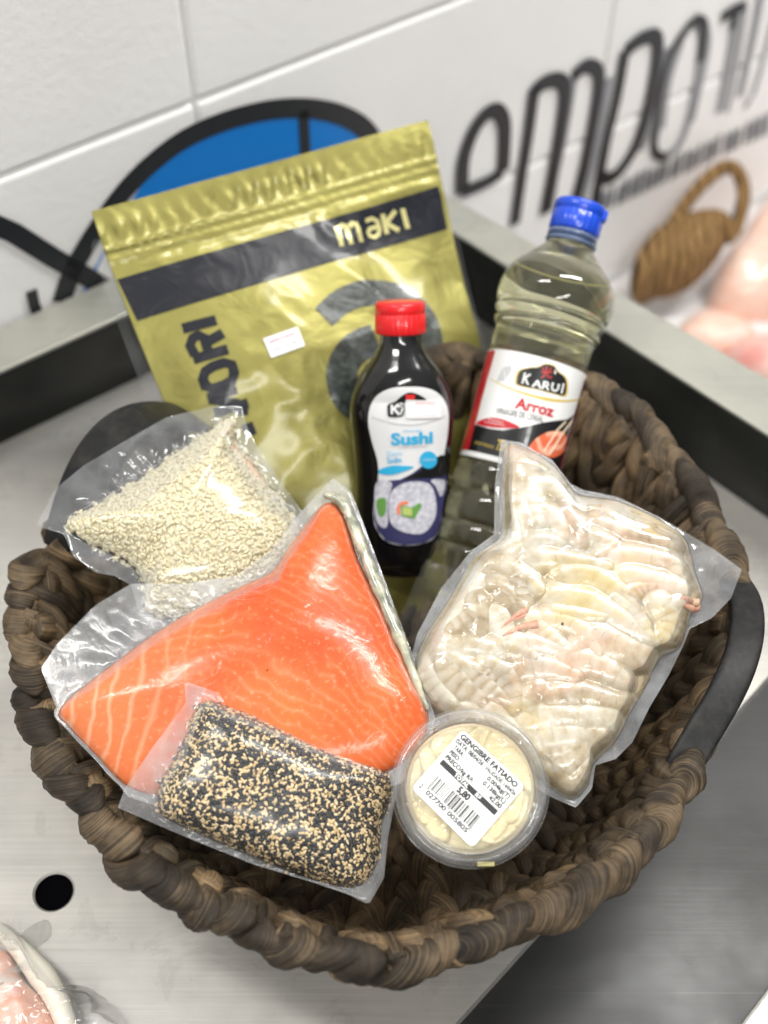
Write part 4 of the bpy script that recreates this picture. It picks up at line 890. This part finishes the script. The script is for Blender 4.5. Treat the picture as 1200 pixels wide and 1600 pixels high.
SH = [([(395, 70), (440, 75), (500, 100), (555, 150)], 38), ([(400, 120), (385, 190), (392, 260), (410, 330)], 36), ([(460, 150), (450, 220), (470, 300)], 42), ([(520, 150), (560, 200), (610, 240)], 36),
      ([(640, 210), (720, 215), (820, 250), (925, 320)], 40), ([(660, 280), (740, 310), (840, 340), (930, 350)], 36), ([(560, 250), (600, 300), (590, 360)], 40), ([(500, 250), (540, 310), (530, 360)], 34),
      ([(430, 400), (510, 400), (600, 410), (690, 430)], 33), ([(545, 455), (630, 450), (710, 500), (775, 575)], 39), ([(510, 520), (610, 530), (720, 590), (830, 660)], 40), ([(270, 400), (340, 400), (420, 450), (480, 510)], 38),
      ([(330, 480), (375, 500), (430, 560)], 26), ([(260, 460), (200, 530), (170, 600), (190, 650)], 42), ([(270, 520), (290, 580), (280, 640)], 34), ([(490, 585), (560, 600), (620, 640), (655, 700)], 32),
      ([(380, 660), (460, 665), (560, 690)], 32), ([(170, 670), (260, 665), (360, 690)], 34), ([(700, 390), (800, 390), (920, 420)], 36), ([(730, 450), (830, 470), (930, 490)], 38), ([(900, 430), (960, 480), (985, 530)], 34),
      ([(840, 530), (880, 590), (850, 650)], 40), ([(900, 540), (925, 590), (900, 640)], 30), ([(640, 640), (720, 680), (810, 700)], 44), ([(180, 720), (220, 780), (300, 840)], 42), ([(310, 730), (370, 780), (405, 870)], 38), ([(110, 730), (140, 790), (200, 850)], 36),
      ([(430, 740), (500, 740), (590, 770)], 38), ([(560, 710), (650, 730), (740, 780)], 40), ([(500, 830), (590, 820), (680, 840), (760, 850)], 36), ([(430, 910), (520, 885), (620, 900)], 38), ([(600, 890), (690, 890), (720, 920)], 32),
      ([(490, 960), (580, 950), (680, 950)], 36), ([(530, 1040), (590, 1010), (650, 970)], 34), ([(560, 1110), (600, 1090), (630, 1030)], 32), ([(470, 800), (440, 850), (470, 900)], 30), ([(640, 330), (700, 360), (640, 400)], 30), ([(790, 620), (760, 560), (700, 520)], 30)]
psc = .69/FPX/2
r5 = np.random.default_rng(55)
def zh_in(p, poly):
    x, y = p; c = False; n_ = len(poly)
    for i in range(n_):
        (x0, y0), (x1, y1) = poly[i], poly[(i+1) % n_]
        if (y0 > y) != (y1 > y) and x < (x1-x0)*(y-y0)/(y1-y0)+x0: c = not c
    return c
zpoly = [((x-600)*2, (y-680)*2) for x, y in sh_c]; SH0 = list(SH); EX = []
def cover(p):
    for pts, w_ in EX+SH0:
        P2 = catmull(pts, 4, False)
        if np.min(np.hypot(P2[:, 0]-p[0], P2[:, 1]-p[1])) < w_*1.1: return True
    return False
for _ in range(2600):
    if len(EX) >= 18: break
    p = (r5.uniform(90, 1000), r5.uniform(50, 1130))
    if not zh_in(p, zpoly) or cover(p): continue
    a_ = r5.normal(.35, .6); L_ = r5.uniform(50, 82); bend = r5.uniform(-22, 22)
    pts = [(p[0]+t_*L_*math.cos(a_)-bend*(1-t_*t_)*math.sin(a_), p[1]+t_*L_*math.sin(a_)+bend*(1-t_*t_)*math.cos(a_)) for t_ in (-1, -.33, .33, 1)]
    if sum(zh_in(q, zpoly) for q in pts) < 4: continue
    EX.append((pts, r5.uniform(33, 41)))
print('extra shrimps', len(EX)); SH = EX+SH0  # zoom pixel -> metres
caps = []
for pts, w_ in SH:
    P2 = catmull(Zh(pts), 7, False); t = np.linspace(0, 1, len(P2)); sg = (t*6.0) % 1
    rad = w_*psc*1.42*(1-.42*t**1.6)*(.70+.30*np.clip(t/.10, 0, 1)**.5)*(.6+.4*np.clip((1-t)/.06, 0, 1)); caps.append((P2, rad, rng.uniform(-.0020, -.0006) if len(caps) < len(EX) else rng.uniform(-.0002, .0016)))
DP = [(catmull(P2, 3, False), np.interp(np.linspace(0, 1, (len(P2)-1)*3+1), np.linspace(0, 1, len(P2)), rad), dz) for P2, rad, dz in caps]
def sh_near(u, v):
    uu, vv = u.ravel(), v.ravel(); best = np.full(uu.size, 9.); bid = np.zeros(uu.size, int); bt = np.zeros(uu.size); bz = np.zeros(uu.size); side = np.zeros(uu.size)
    for i, (P2, rad, dz) in enumerate(DP):
        m_ = .02; sel = np.where((uu > P2[:, 0].min()-m_) & (uu < P2[:, 0].max()+m_) & (vv > P2[:, 1].min()-m_) & (vv < P2[:, 1].max()+m_))[0]
        if not len(sel): continue
        x = np.hypot(uu[sel][:, None]-P2[:, 0], vv[sel][:, None]-P2[:, 1])/rad[None]; a_ = x.argmin(1); xm = x[np.arange(len(sel)), a_]-(.10 if i >= len(EX) else 0)
        # smooth position along the body
        w_ = np.exp(-(x-x.min(1)[:, None])*14); tt = (w_*np.linspace(0, 1, len(P2))[None]).sum(1)/w_.sum(1)
        b_ = xm < best[sel]; q = sel[b_]; best[q] = xm[b_]; bid[q] = i; bt[q] = tt[b_]; bz[q] = dz
    return best.reshape(u.shape), bid.reshape(u.shape), bt.reshape(u.shape), bz.reshape(u.shape)
def sh_lump(u, v, b, k):
    x, bid, bt, bz = sh_near(u, v); xx = np.clip(x+.1, 0, 1.5); f_ = np.sqrt(np.clip(1-(xx/1.32)**2, .0, 1)); sg = (bt*5) % 1
    return b*.70+(.0068*f_+.00010*(sg-.5)*f_)*np.clip(b/.008, 0, 1)
shp = Pouch(shF, sh_c, sh_f, .013, p=3.4, q=.5, centre=(870, 985), back=.8, wr=.0010, seed=51, lump=sh_lump, sharp=True, nt_=420, filmeps=.0005)
shroot = empty('shrimp_bag', shF.w(0, 0, -.012), 'clear vacuum bag packed with pale peeled raw shrimp leaning at the right of the basket', 'food bag')
m_juice = M('shrimp_juice', (.62, .50, .32), .35, sss=.4, sssr=(1, .6, .3), ssss=.006, coat=.4); n = NT(m_juice); n.l(n.ramp(n.noise(n.coord('UV'), 34, 4), [(.3, (.38, .28, .16)), (.5, (.52, .43, .29)), (.68, (.58, .48, .22)), (.8, (.62, .54, .42))]), n.b.inputs['Base Color'])
lum = shp.lump; shp.lump = lambda u, v, b, k: b*.5; V, F, uv = shp.content_mesh(50); mesh('juice', V, F, m_juice, shroot, uv=uv); shp.lump = lum
m_shr = M('shrimp_flesh', (.72, .66, .56), .35, sss=.25, sssr=(1, .75, .5), ssss=.003, coat=.2, coatr=.15); n = NT(m_shr)
uvn = n.n('TexCoord').outputs['UV']; s3 = n.n('SeparateXYZ'); n.l(uvn, s3.inputs[0]); oi = n.n('ObjectInfo'); co = n.coord('Object')
sawn = n.math('FRACT', n.math('ADD', n.math('MULTIPLY', s3.outputs[0], 5.), n.math('MULTIPLY', n.noise(co, 160, 3), .35)))
rn = oi.outputs['Random']
crk = n.ramp(sawn, [(0., g3(.9)), (.03, g3(.35)), (.06, g3(0)), (.985, g3(0)), (1., g3(.8))])
crm = n.mix(1., crk, n.ramp(n.noise(co, 70, 2), [(.54, g3(0)), (.60, g3(.7))]), 'MULTIPLY')
mot = n.math('ADD', n.noise(co, 95, 6, .62), n.math('MULTIPLY', n.math('SUBTRACT', rn, .5), .34))
bs = n.ramp(mot, [(.24, (.25, .18, .10)), (.38, (.36, .28, .17)), (.52, (.45, .38, .26)), (.66, (.53, .48, .37)), (.82, (.64, .61, .54))])
ctrw = n.ramp(sawn, [(.05, g3(0)), (.35, g3(.45)), (.62, g3(.35)), (.95, g3(0))]); bs = n.mix(n.mix(1., ctrw, n.ramp(n.noise(co, 60, 3), [(.42, g3(0)), (.6, g3(1))]), 'MULTIPLY'), bs, (.66, .63, .56))
pk = n.mix(n.math('MULTIPLY', n.ramp(n.noise(co, 26, 3), [(.50, g3(0)), (.66, g3(1))]), .45), bs, (.70, .42, .30))
gb = n.mix(n.ramp(n.noise(co, 38, 3), [(.52, g3(0)), (.70, g3(.55))]), pk, (.50, .49, .44)); c = n.mix(crm, gb, (.12, .09, .075))
yy = n.mix(n.math('MULTIPLY', n.ramp(n.noise(co, 24, 4), [(.54, g3(0)), (.66, g3(1))]), .55), c, (.58, .43, .12))
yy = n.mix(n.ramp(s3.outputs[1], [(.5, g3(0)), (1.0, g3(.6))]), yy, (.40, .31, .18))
n.l(yy, n.b.inputs['Base Color']); n.bump(n.noise(co, 220, 4), .25, .0008)
m_tail = M('shrimp_tail', (.62, .17, .13), .45); n = NT(m_tail); n.l(n.ramp(n.noise(n.coord('Object'), 160, 4), [(.35, (.50, .16, .11)), (.65, (.60, .40, .27))]), n.b.inputs['Base Color'])
nr_ = 230; K_ = np.linspace(.01, 1, nr_)[:, None]; Rg = K_*shp.Rc[None]; ug = shp.c[0]+Rg*np.cos(shp.th)[None]; vg = shp.c[1]+Rg*np.sin(shp.th)[None]
xg, idg, tg, zg = sh_near(ug, vg); hg = shp.h(ug, vg); Vg = shF.w(ug, vg, hg).reshape(-1, 3); Fg = np.array(grid_faces(nr_, shp.nt)); fid = idg.ravel()[Fg[:, 0]]; uvg = np.stack([tg.ravel(), np.clip(xg.ravel(), 0, 2)], 1)
for i in range(len(DP)):
    ff = Fg[fid == i]
    if len(ff) < 12: continue
    vi, inv = np.unique(ff, return_inverse=True); inv = inv.reshape(ff.shape)
    o = mesh('shrimp', Vg[vi], inv, m_shr, shroot, uv=uvg[vi])
for pts, w_ in [([(345, 630), (390, 590), (430, 565)], 12), ([(360, 645), (410, 620), (465, 610)], 14), ([(385, 600), (420, 585), (430, 560)], 11), ([(915, 545), (940, 548), (968, 540)], 17), ([(900, 525), (935, 528), (965, 530)], 15)]:
    P2 = catmull(Zh(pts), 6, False); hh = shp.h(P2[:, 0], P2[:, 1]); P3 = np.array([shF.w(p[0], p[1], h_-.0012) for p, h_ in zip(P2, hh)]); V, F, uv = tube(P3, w_*psc*np.linspace(.5, 1.1, len(P3)), 10); mesh('shrimp_tail', V, F, m_tail, shroot)
shp.blur = 6; shp.lift = .0006; film(shp, 260, film_thin, film_edge, shroot)
flap = shF.pxs([(668, 865), (712, 880), (690, 935), (655, 1000), (655, 1045), (640, 1035), (618, 975)]); nf_ = sinoise(77, 90, 3)
bigsheet('film_flap', flap, lambda u, v: shF.w(u, v, -.010+.002*nf_(u, v)), film_tex, shroot, .003)
# ------------------------------------------------------------------ sesame bag
seF = Frame.from3((288, 1065, .645), (190, 1260, .622), (595, 1390, .632), (425, 1240))
se_c = [(312, 1098), (360, 1104), (430, 1130), (520, 1168), (606, 1205), (610, 1245), (596, 1290), (590, 1345), (560, 1385), (500, 1378), (420, 1350), (330, 1312), (262, 1280), (246, 1258), (250, 1222), (280, 1172)]
se_f = [(288, 1064), (350, 1086), (450, 1124), (560, 1172), (616, 1206), (618, 1250), (606, 1310), (600, 1372), (576, 1414), (545, 1398), (480, 1376), (400, 1352), (300, 1312), (184, 1262), (195, 1232), (240, 1165), (290, 1098)]
wl4 = sinoise(25, 50, 3, .6)
ses = Pouch(seF, se_c, se_f, .017, p=2.5, q=.6, centre=(430, 1245), back=.6, wr=.0008, seed=61, lump=lambda u, v, b, k: b*(1+.07*wl4(u, v)), sharp=True)
seroot = empty('sesame_bag', seF.w(0, 0, -.012), 'clear vacuum bag of mixed black and white sesame seeds lying in front of the salmon', 'food bag')
m_sb = M('sesame_mass', (.03, .03, .032), .6); V, F, uv = ses.content_mesh(50); cR = V.mean(0); V = cR+(V-cR)*.97-seF.N*.0006; mesh('sesame_core', V, F, m_sb, seroot, uv=uv)
m_ws = M('white_sesame', (.66, .50, .28), .4); n = NT(m_ws); n.l(n.ramp(n.noise(n.coord('UV'), 9, 1), [(.3, (.50, .34, .16)), (.55, (.70, .54, .31)), (.8, (.80, .69, .47))]), n.b.inputs['Base Color'])
m_bs = M('black_sesame', (.022, .023, .026), .38); n = NT(m_bs); n.l(n.ramp(n.noise(n.coord('UV'), 9, 1), [(.3, (.012, .012, .014)), (.6, (.03, .032, .036)), (.8, (.06, .06, .065))]), n.b.inputs['Base Color'])
seeds(ses, np.array([.0029, .0017, .0009]), .0016, [m_ws, m_bs], ['white_seeds', 'black_seeds'], seroot, layers=(0, .0008), probs=[.45, .55], seed=8, tilt=.5, lo=(6, 5), tear=.4)
film(ses, 130, film_tex, film_edge_tex, seroot)
# ------------------------------------------------------------------ ginger cup
ctr = U(735, 1228, .620); view = norm(CAM-ctr)
cn = norm(view+np.array([.02, .0, .30])); ca = norm(RT-cn*cn.dot(RT)); cb = np.cross(cn, ca)
cupF = Frame(ctr, ca, cb, cn); R_ = 119/FPX*.620
croot = empty('ginger_cup', ctr-cn*.042, 'round clear lidded plastic cup of pale yellow sliced ginger with a white price label', 'plastic cup')
def disc(prof, nseg=96, fr=cupF):
    th = np.linspace(0, 2*PI, nseg, endpoint=False); V = np.concatenate([fr.w(r*np.cos(th), r*np.sin(th), np.full(nseg, h_)) for h_, r in prof]); return V, grid_faces(len(prof), nseg)
m_cup = film_mat('cup_plastic', .11, .08, .10, 30, ior=1.5); m_lid = film_mat('lid_plastic', .17, .12, .14, 40, ior=1.5)
pr = [(-.040, .0), (-.040, R_*.72), (-.038, R_*.76), (-.006, R_*.90), (-.0055, R_*1.03), (-.0045, R_*1.045), (-.003, R_*1.03)]; V, F = disc(smooth_prof(pr, 2)); mesh('cup_body', V, F, m_cup, croot)
pr = [(-.0015, .0), (-.0015, R_*.80), (-.0015, R_*.835), (.0012, R_*.850), (.0026, R_*.875), (.0028, R_*.94), (.0020, R_*.985), (.0005, R_*1.0), (-.003, R_*1.005), (-.0034, R_*.99)]; V, F = disc(pr, 128); lido = mesh('lid', V, F, m_lid, croot)
m_ging = M('ginger', (.78, .62, .30), .4, sss=.4, sssr=(1, .7, .3), ssss=.004, coat=.5); n = NT(m_ging); co = n.coord('Object'); n.l(n.ramp(n.noise(co, 60, 5), [(.3, (.64, .50, .26)), (.5, (.74, .62, .36)), (.7, (.80, .73, .50))]), n.b.inputs['Base Color']); n.bump(n.noise(n.coord('Object', (1, 4, 1), (.4, .2, .8)), 200, 4), .5, .0014)
m_brine = M('ginger_brine', (.66, .54, .32), .2, sss=.3, ssss=.004, coat=.6)
V, F = disc([(-.037, 0), (-.037, R_*.70), (-.010, R_*.86), (-.0085, R_*.84), (-.008, 0)], 64); mesh('brine', V, F, m_brine, croot)
for i in range(56):
    r0 = R_*.62*math.sqrt(random.random()) if i > 16 else R_*random.uniform(.55, .70); a_ = random.uniform(0, 6.28) if i > 16 else i/17*6.28; cx_, cy_ = r0*math.cos(a_), r0*math.sin(a_); w0 = random.uniform(.007, .012); l0 = w0*random.uniform(1.2, 2.1); ro = random.uniform(0, 3.14); zt = -.0075+random.uniform(0, .0040)
    nn1 = sinoise(100+i, 2.2, 2); G = 13; K, TT = np.meshgrid(np.linspace(.02, 1, 8), np.linspace(0, 2*PI, 26, endpoint=False), indexing='ij'); rr = 1+.26*nn1(np.cos(TT), np.sin(TT)); x_ = K*rr*np.cos(TT)*l0; y_ = K*rr*np.sin(TT)*w0; zz = .0026*nn1(x_/w0*1.1+3, y_/w0)*K+random.uniform(-.12, .12)*x_-.0008*K**6
    X_ = cx_+x_*math.cos(ro)-y_*math.sin(ro); Y_ = cy_+x_*math.sin(ro)+y_*math.cos(ro); rad = np.hypot(X_, Y_); lim = R_*.80; sc_ = np.minimum(1, lim/np.maximum(rad, 1e-6)); X_ *= sc_; Y_ *= sc_; Z_ = np.minimum(zt+zz, -.0022)
    V = np.concatenate([cupF.w(X_, Y_, Z_).reshape(-1, 3), cupF.w(X_, Y_, Z_-.0014).reshape(-1, 3)]); g = grid_faces(8, 26); n0 = 8*26
    F = g+[tuple(q+n0 for q in f[::-1]) for f in g]+[(7*26+j, 7*26+(j+1) % 26, n0+7*26+(j+1) % 26, n0+7*26+j) for j in range(26)]+[tuple(range(26))[::-1]]
    mesh('ginger_slice', V, F, m_ging, croot)
# embossed lugs and marks on the lid
m_lug = M('lid_tab_yellow', (.75, .68, .30), .3, trans=.3)
p_ = np.array(cupF.px(763, 1366)); p_ = p_/np.linalg.norm(p_)*R_*1.0; V, F = box(cupF.w(p_[0], p_[1], -.0038), ca*.0042, cb*.0010, cn*.0012); V2 = V; mesh('lid_tab', V2, F, m_lug, croot, smooth=False)
for i in range(26):
    a_ = i/26*6.28+random.uniform(-.05, .05)
    if random.random() < .55: V, F = box(cupF.w(R_*.862*math.cos(a_), R_*.862*math.sin(a_), .0022), .0011*(-ca*math.sin(a_)+cb*math.cos(a_)), .0007*(ca*math.cos(a_)+cb*math.sin(a_)), cn*.0005); o = mesh('lid_lug', V, F, m_lid, lido, smooth=False); bevel_obj(o, .0003)
# price label
m_paper = M('thermal_paper', (.83, .83, .82), .5); m_ink = M('thermal_ink', (.025, .025, .028), .55)
c4 = cupF.pxs([(723, 1139), (821, 1227), (738, 1325), (643, 1231)]); lO = c4[0]; 
def lm(a_, b_): return lO*(1-a_)*(1-b_)+c4[1]*a_*(1-b_)+c4[2]*a_*b_+c4[3]*(1-a_)*b_
def rsq(r=.07):
    out = []
    for cx_, cy_, a0 in ((1-r, r, -90), (1-r, 1-r, 0), (r, 1-r, 90), (r, r, 180)):
        for q in range(7): a_ = math.radians(a0+q*15); out.append(tuple(lm(cx_+r*math.cos(a_), cy_+r*math.sin(a_))))
    return out
cf = lambda e: (lambda u, v: cupF.w(u, v, -.0013+e))
labo = decal('price_label', poly_bm([rsq()]), cf(.0001), m_paper, lido)
S_ = np.linalg.norm(c4[1]-c4[0])
bm = bmesh.new()
def tl(body, x0, x1, y, h, bold=.0, sp=1.): text_into(bm, body, lm(x0, y), lm(x1, y), h*S_*1.08, bold+.022, 0, sp)
tl('GENGIBRE FATIADO', .035, .93, .105, .062, .02); tl('DATA: 08/04/26', .03, .46, .185, .045, .012); tl('VALIDADE: 14/04/26', .50, .98, .185, .042, .01)
tl('TARA:', .06, .21, .265, .05, .015); tl('0.004kg(T)', .60, .95, .265, .05, .012); tl('PESO:', .06, .21, .345, .05, .015); tl('0.138kg(L)', .60, .95, .345, .05, .012)
tl('PREÇO/kg R$:', .06, .50, .425, .05, .015); tl('42.00', .76, .95, .425, .05, .015); tl('5,80', .42, .60, .63, .075, .03)
def rect(x0, x1, y0, y1):
    vs = [bm.verts.new((*lm(a_, b_), 0)) for a_, b_ in ((x0, y0), (x1, y0), (x1, y1), (x0, y1))]; bm.faces.new(vs)
rect(.02, .97, .125, .130); rect(.06, .95, .455, .53)
code = '2027700005805'; Lc = ['0001101', '0011001', '0010011', '0111101', '0100011', '0110001', '0101111', '0111011', '0110111', '0001011']; par = ['LLLLLL', 'LLGLGG', 'LLGGLG'][2]
bits = '101'
for i, ch in enumerate(code[1:7]):
    q = Lc[int(ch)]; bits += q if par[i] == 'L' else ''.join('1' if c_ == '0' else '0' for c_ in q)[::-1]
bits += '01010'
for ch in code[7:]: bits += ''.join('1' if c_ == '0' else '0' for c_ in Lc[int(ch)])
bits += '101'; bw = .70/len(bits); i = 0
while i < len(bits):
    if bits[i] == '1':
        j = i
        while j < len(bits) and bits[j] == '1': j += 1
        guard = i < 3 or i > 91 or 45 <= i < 50; rect(.14+i*bw, .14+j*bw, .655, .87 if guard else .845); i = j
    else: i += 1
tl('2', .055, .085, .925, .055, .005); tl('027700', .16, .47, .925, .055, .005); tl('005805', .51, .83, .925, .055, .005)
decal('label_print', bm, cf(.0003), m_ink, labo)
bm = bmesh.new(); tl('TOTAL', .28, .50, .515, .045, .015); tl('R$', .62, .70, .515, .045, .015); decal('label_print', bm, cf(.0004), m_paper, labo)
# ------------------------------------------------------------------ fish pieces outside the basket
def blobmesh(fr, out2, T, seed, freq, nr=50, nt_=140, amp=.25):
    C2 = np.array(out2); c = C2.mean(0); th, R1 = resample(C2, c, nt_); nz_ = sinoise(seed, freq, 4, .6); K = np.linspace(.01, 1, nr)
    R = K[:, None]*R1[None]; u = c[0]+R*np.cos(th); v = c[1]+R*np.sin(th); h_ = T*np.clip(1-K[:, None]**3, 0, 1)**.5*(1+amp*nz_(u, v)); V = fr.w(u, v, h_).reshape(-1, 3)
    F = grid_faces(nr, nt_)+[tuple(range(nt_))[::-1]]; return V, F, np.stack([u.ravel(), v.ravel()], 1)
gF = Frame((0, 0, .0015), RT, np.array([0, 1., 0]), up)
def gz(pts, z): return np.array([atz(x, y, z)[:2] for x, y in pts])
chk = empty('fish_tray', atz(20, 1560, 0), 'pale pink fish fillet under clear wrap at the lower left corner of the table', 'fish')
m_pinkf = M('pale_fish', (.74, .42, .33), .35, sss=.4, sssr=(1, .4, .25), ssss=.006, coat=.5); n = NT(m_pinkf); n.l(n.ramp(n.noise(n.coord('Object', (14, 26, 10), (0, 0, -.6)), 2.2, 5), [(.34, (.76, .58, .50)), (.5, (.74, .38, .28)), (.66, (.80, .66, .60))]), n.b.inputs['Base Color']); n.bump(n.noise(n.coord(), 70, 4), .5, .003)
V, F, uv = blobmesh(gF, gz([(-80, 1470), (0, 1470), (30, 1515), (70, 1560), (95, 1620), (60, 1680), (-90, 1700)], .02), .024, 71, 70); mesh('fish_fillet', V, F, m_pinkf, chk, uv=uv)
m_fat = M('fish_fat', (.80, .76, .66), .4, sss=.3, ssss=.003); e_ = catmull([atz(x, y, .016) for x, y in [(-20, 1436), (18, 1470), (50, 1505), (80, 1545), (100, 1590), (112, 1640)]], 6, False); V, F, uv = tube(e_, np.interp(np.linspace(0, 1, len(e_)), [0, .5, 1], [.003, .0075, .005]), 12); mesh('fat_edge', V, F, m_fat, chk)
film_wrap = film_mat('loose_wrap', .06, .12, .08, 20)
V, F, uv = blobmesh(gF, gz([(-90, 1440), (10, 1440), (60, 1500), (110, 1560), (150, 1545), (190, 1590), (220, 1640), (120, 1710), (-90, 1720)], .012), .030, 73, 110, amp=.12); mesh('clear_wrap', V, F, film_wrap, chk, uv=uv)
m_pud = M('puddle_water', (.9, .9, .88), .03, trans=.9, ior=1.33)
V, F, uv = blobmesh(Frame((0, 0, .0), RT, np.array([0, 1., 0]), up), gz(zp(4.615, 0, 1380, [(150, 420), (160, 360), (240, 300), (330, 265), (370, 310), (365, 385), (320, 430), (220, 495), (170, 450)]), 0), .0008, 75, 30, amp=.1); tag(mesh('water_puddle', V, F, m_pud, uv=uv), kind='structure')
# water drops on the steel
m_speck = M('dark_speck', (.06, .05, .04), .6)
# ------------------------------------------------------------------ neighbouring display bed on the right
m_ice = M('ice_bed', (.70, .69, .70), .35, sss=.2, ssss=.01); n = NT(m_ice); n.bump(n.noise(n.coord(), 60, 5), .7, .01); n.l(n.ramp(n.noise(n.coord(), 9, 4), [(.35, (.62, .58, .58)), (.65, (.76, .75, .75))]), n.b.inputs['Base Color'])
zb = -.20; nx_, ny_ = 90, 70; nzb = sinoise(91, 30, 4, .6)
bedpoly = [oR+dO*(-.10)+up*0, oR+dO*.9, oR+dO*.9+np.array([.9, .5, 0]), OC+WA*1.4]
u_, v_ = np.meshgrid(np.linspace(0, 1, nx_), np.linspace(0, 1, ny_)); a0, a1, a2, a3 = [flat(p) for p in (OC, oR+dO*.9, oR+dO*.9+WA*1.4, OC+WA*1.4)]
Pb = a0*((1-u_)*(1-v_))[..., None]+a1*(u_*(1-v_))[..., None]+a2*(u_*v_)[..., None]+a3*((1-u_)*v_)[..., None]
Pb[..., 2] = zb+.012*nzb(Pb[..., 0], Pb[..., 1])+v_*.0
tag(mesh('ice_bed', Pb.reshape(-1, 3), grid_faces(ny_, nx_, False), m_ice), 'bed of crushed ice in the next display beyond the steel rim', None, None, 'stuff')
m_fp = M('pink_fish_flesh', (.76, .42, .34), .4, sss=.3, sssr=(1, .4, .3), ssss=.01, coat=.4); n = NT(m_fp); n.l(n.ramp(n.noise(n.coord('Object', (10, 22, 10), (0, 0, .5)), 1.6, 4), [(.35, (.80, .60, .50)), (.5, (.78, .50, .40)), (.65, (.80, .68, .62))]), n.b.inputs['Base Color'])
m_fp2 = M('red_fish_flesh', (.76, .30, .26), .4, sss=.3, ssss=.01, coat=.4); n = NT(m_fp2); n.l(n.ramp(n.noise(n.coord('Object', (14, 30, 10), (0, 0, .7)), 1.6, 4), [(.35, (.80, .34, .30)), (.6, (.80, .52, .46))]), n.b.inputs['Base Color'])
for nm, pts, T_, m_, lb in [('fish_fillet', [(1110, 440), (1150, 380), (1210, 310), (1290, 330), (1290, 470), (1200, 490), (1120, 480)], .04, m_fp, 'blurred tan pink fish piece on the ice beside the wicker basket'), ('fish_fillet', [(1130, 545), (1200, 520), (1290, 550), (1290, 640), (1215, 620), (1160, 585)], .03, m_fp2, 'blurred reddish fish piece on the ice next to the steel rim'), ('fish_fillet', [(1050, 520), (1090, 480), (1160, 490), (1190, 520), (1120, 545)], .02, m_fp, 'blurred pale fish piece on the ice between the rim and the tan pink piece')]:
    V, F, uv = blobmesh(Frame((0, 0, zb-.002), RT, np.array([0, 1., 0]), up), gz(pts, zb+.02), T_*1.6, len(nm)+int(T_*999), 30, amp=.15); tag(mesh(nm, V, F, m_, uv=uv), lb, 'fish', 'fish pieces on the ice')
# small wicker basket lying on its side
m_wick = M('wicker', (.30, .17, .065), .75, spec=.2); n = NT(m_wick); wv = n.n('TexWave'); wv.inputs['Scale'].default_value = 30; wv.inputs['Distortion'].default_value = 5; n.l(n.coord(), wv.inputs[0]); n.l(n.ramp(wv.outputs['Fac'], [(.2, (.10, .055, .02)), (.7, (.34, .20, .08))]), n.b.inputs['Base Color']); n.bump(wv.outputs['Fac'], .8, .004)
tB = 1.30; wk = empty('wicker_basket', U(1050, 430, tB), 'small light brown wicker basket with tall loop handle on ice by the wall', 'basket')
bF = Frame.from3((985, 440, tB), (1140, 330, tB+.05), (1060, 450, tB-.01), (1060, 400))
ol = bF.pxs([(985, 430), (995, 405), (1020, 380), (1060, 358), (1110, 345), (1142, 350), (1130, 385), (1095, 425), (1055, 445), (1015, 452), (1000, 462), (986, 455)]); V, F, uv = blobmesh(bF, ol, .04, 5, 40, amp=.06)
V2, F2, uv2 = blobmesh(Frame(bF.O, bF.A, bF.B, -bF.N), ol, .035, 5, 40, amp=.06); V, F, uv = join([(V, F, uv), (V2, [f[::-1] for f in F2], uv2)]); mesh('bowl', V, F, m_wick, wk, uv=uv)
hp = catmull([U(x, y, tB+.02) for x, y in [(1035, 375), (1060, 335), (1095, 290), (1130, 262), (1152, 268), (1162, 305), (1150, 355), (1135, 375)]], 8, False); V, F, uv = tube(hp, .0075, 12); V = V+0; mesh('loop_handle', V, F, m_wick, wk, uv=uv)
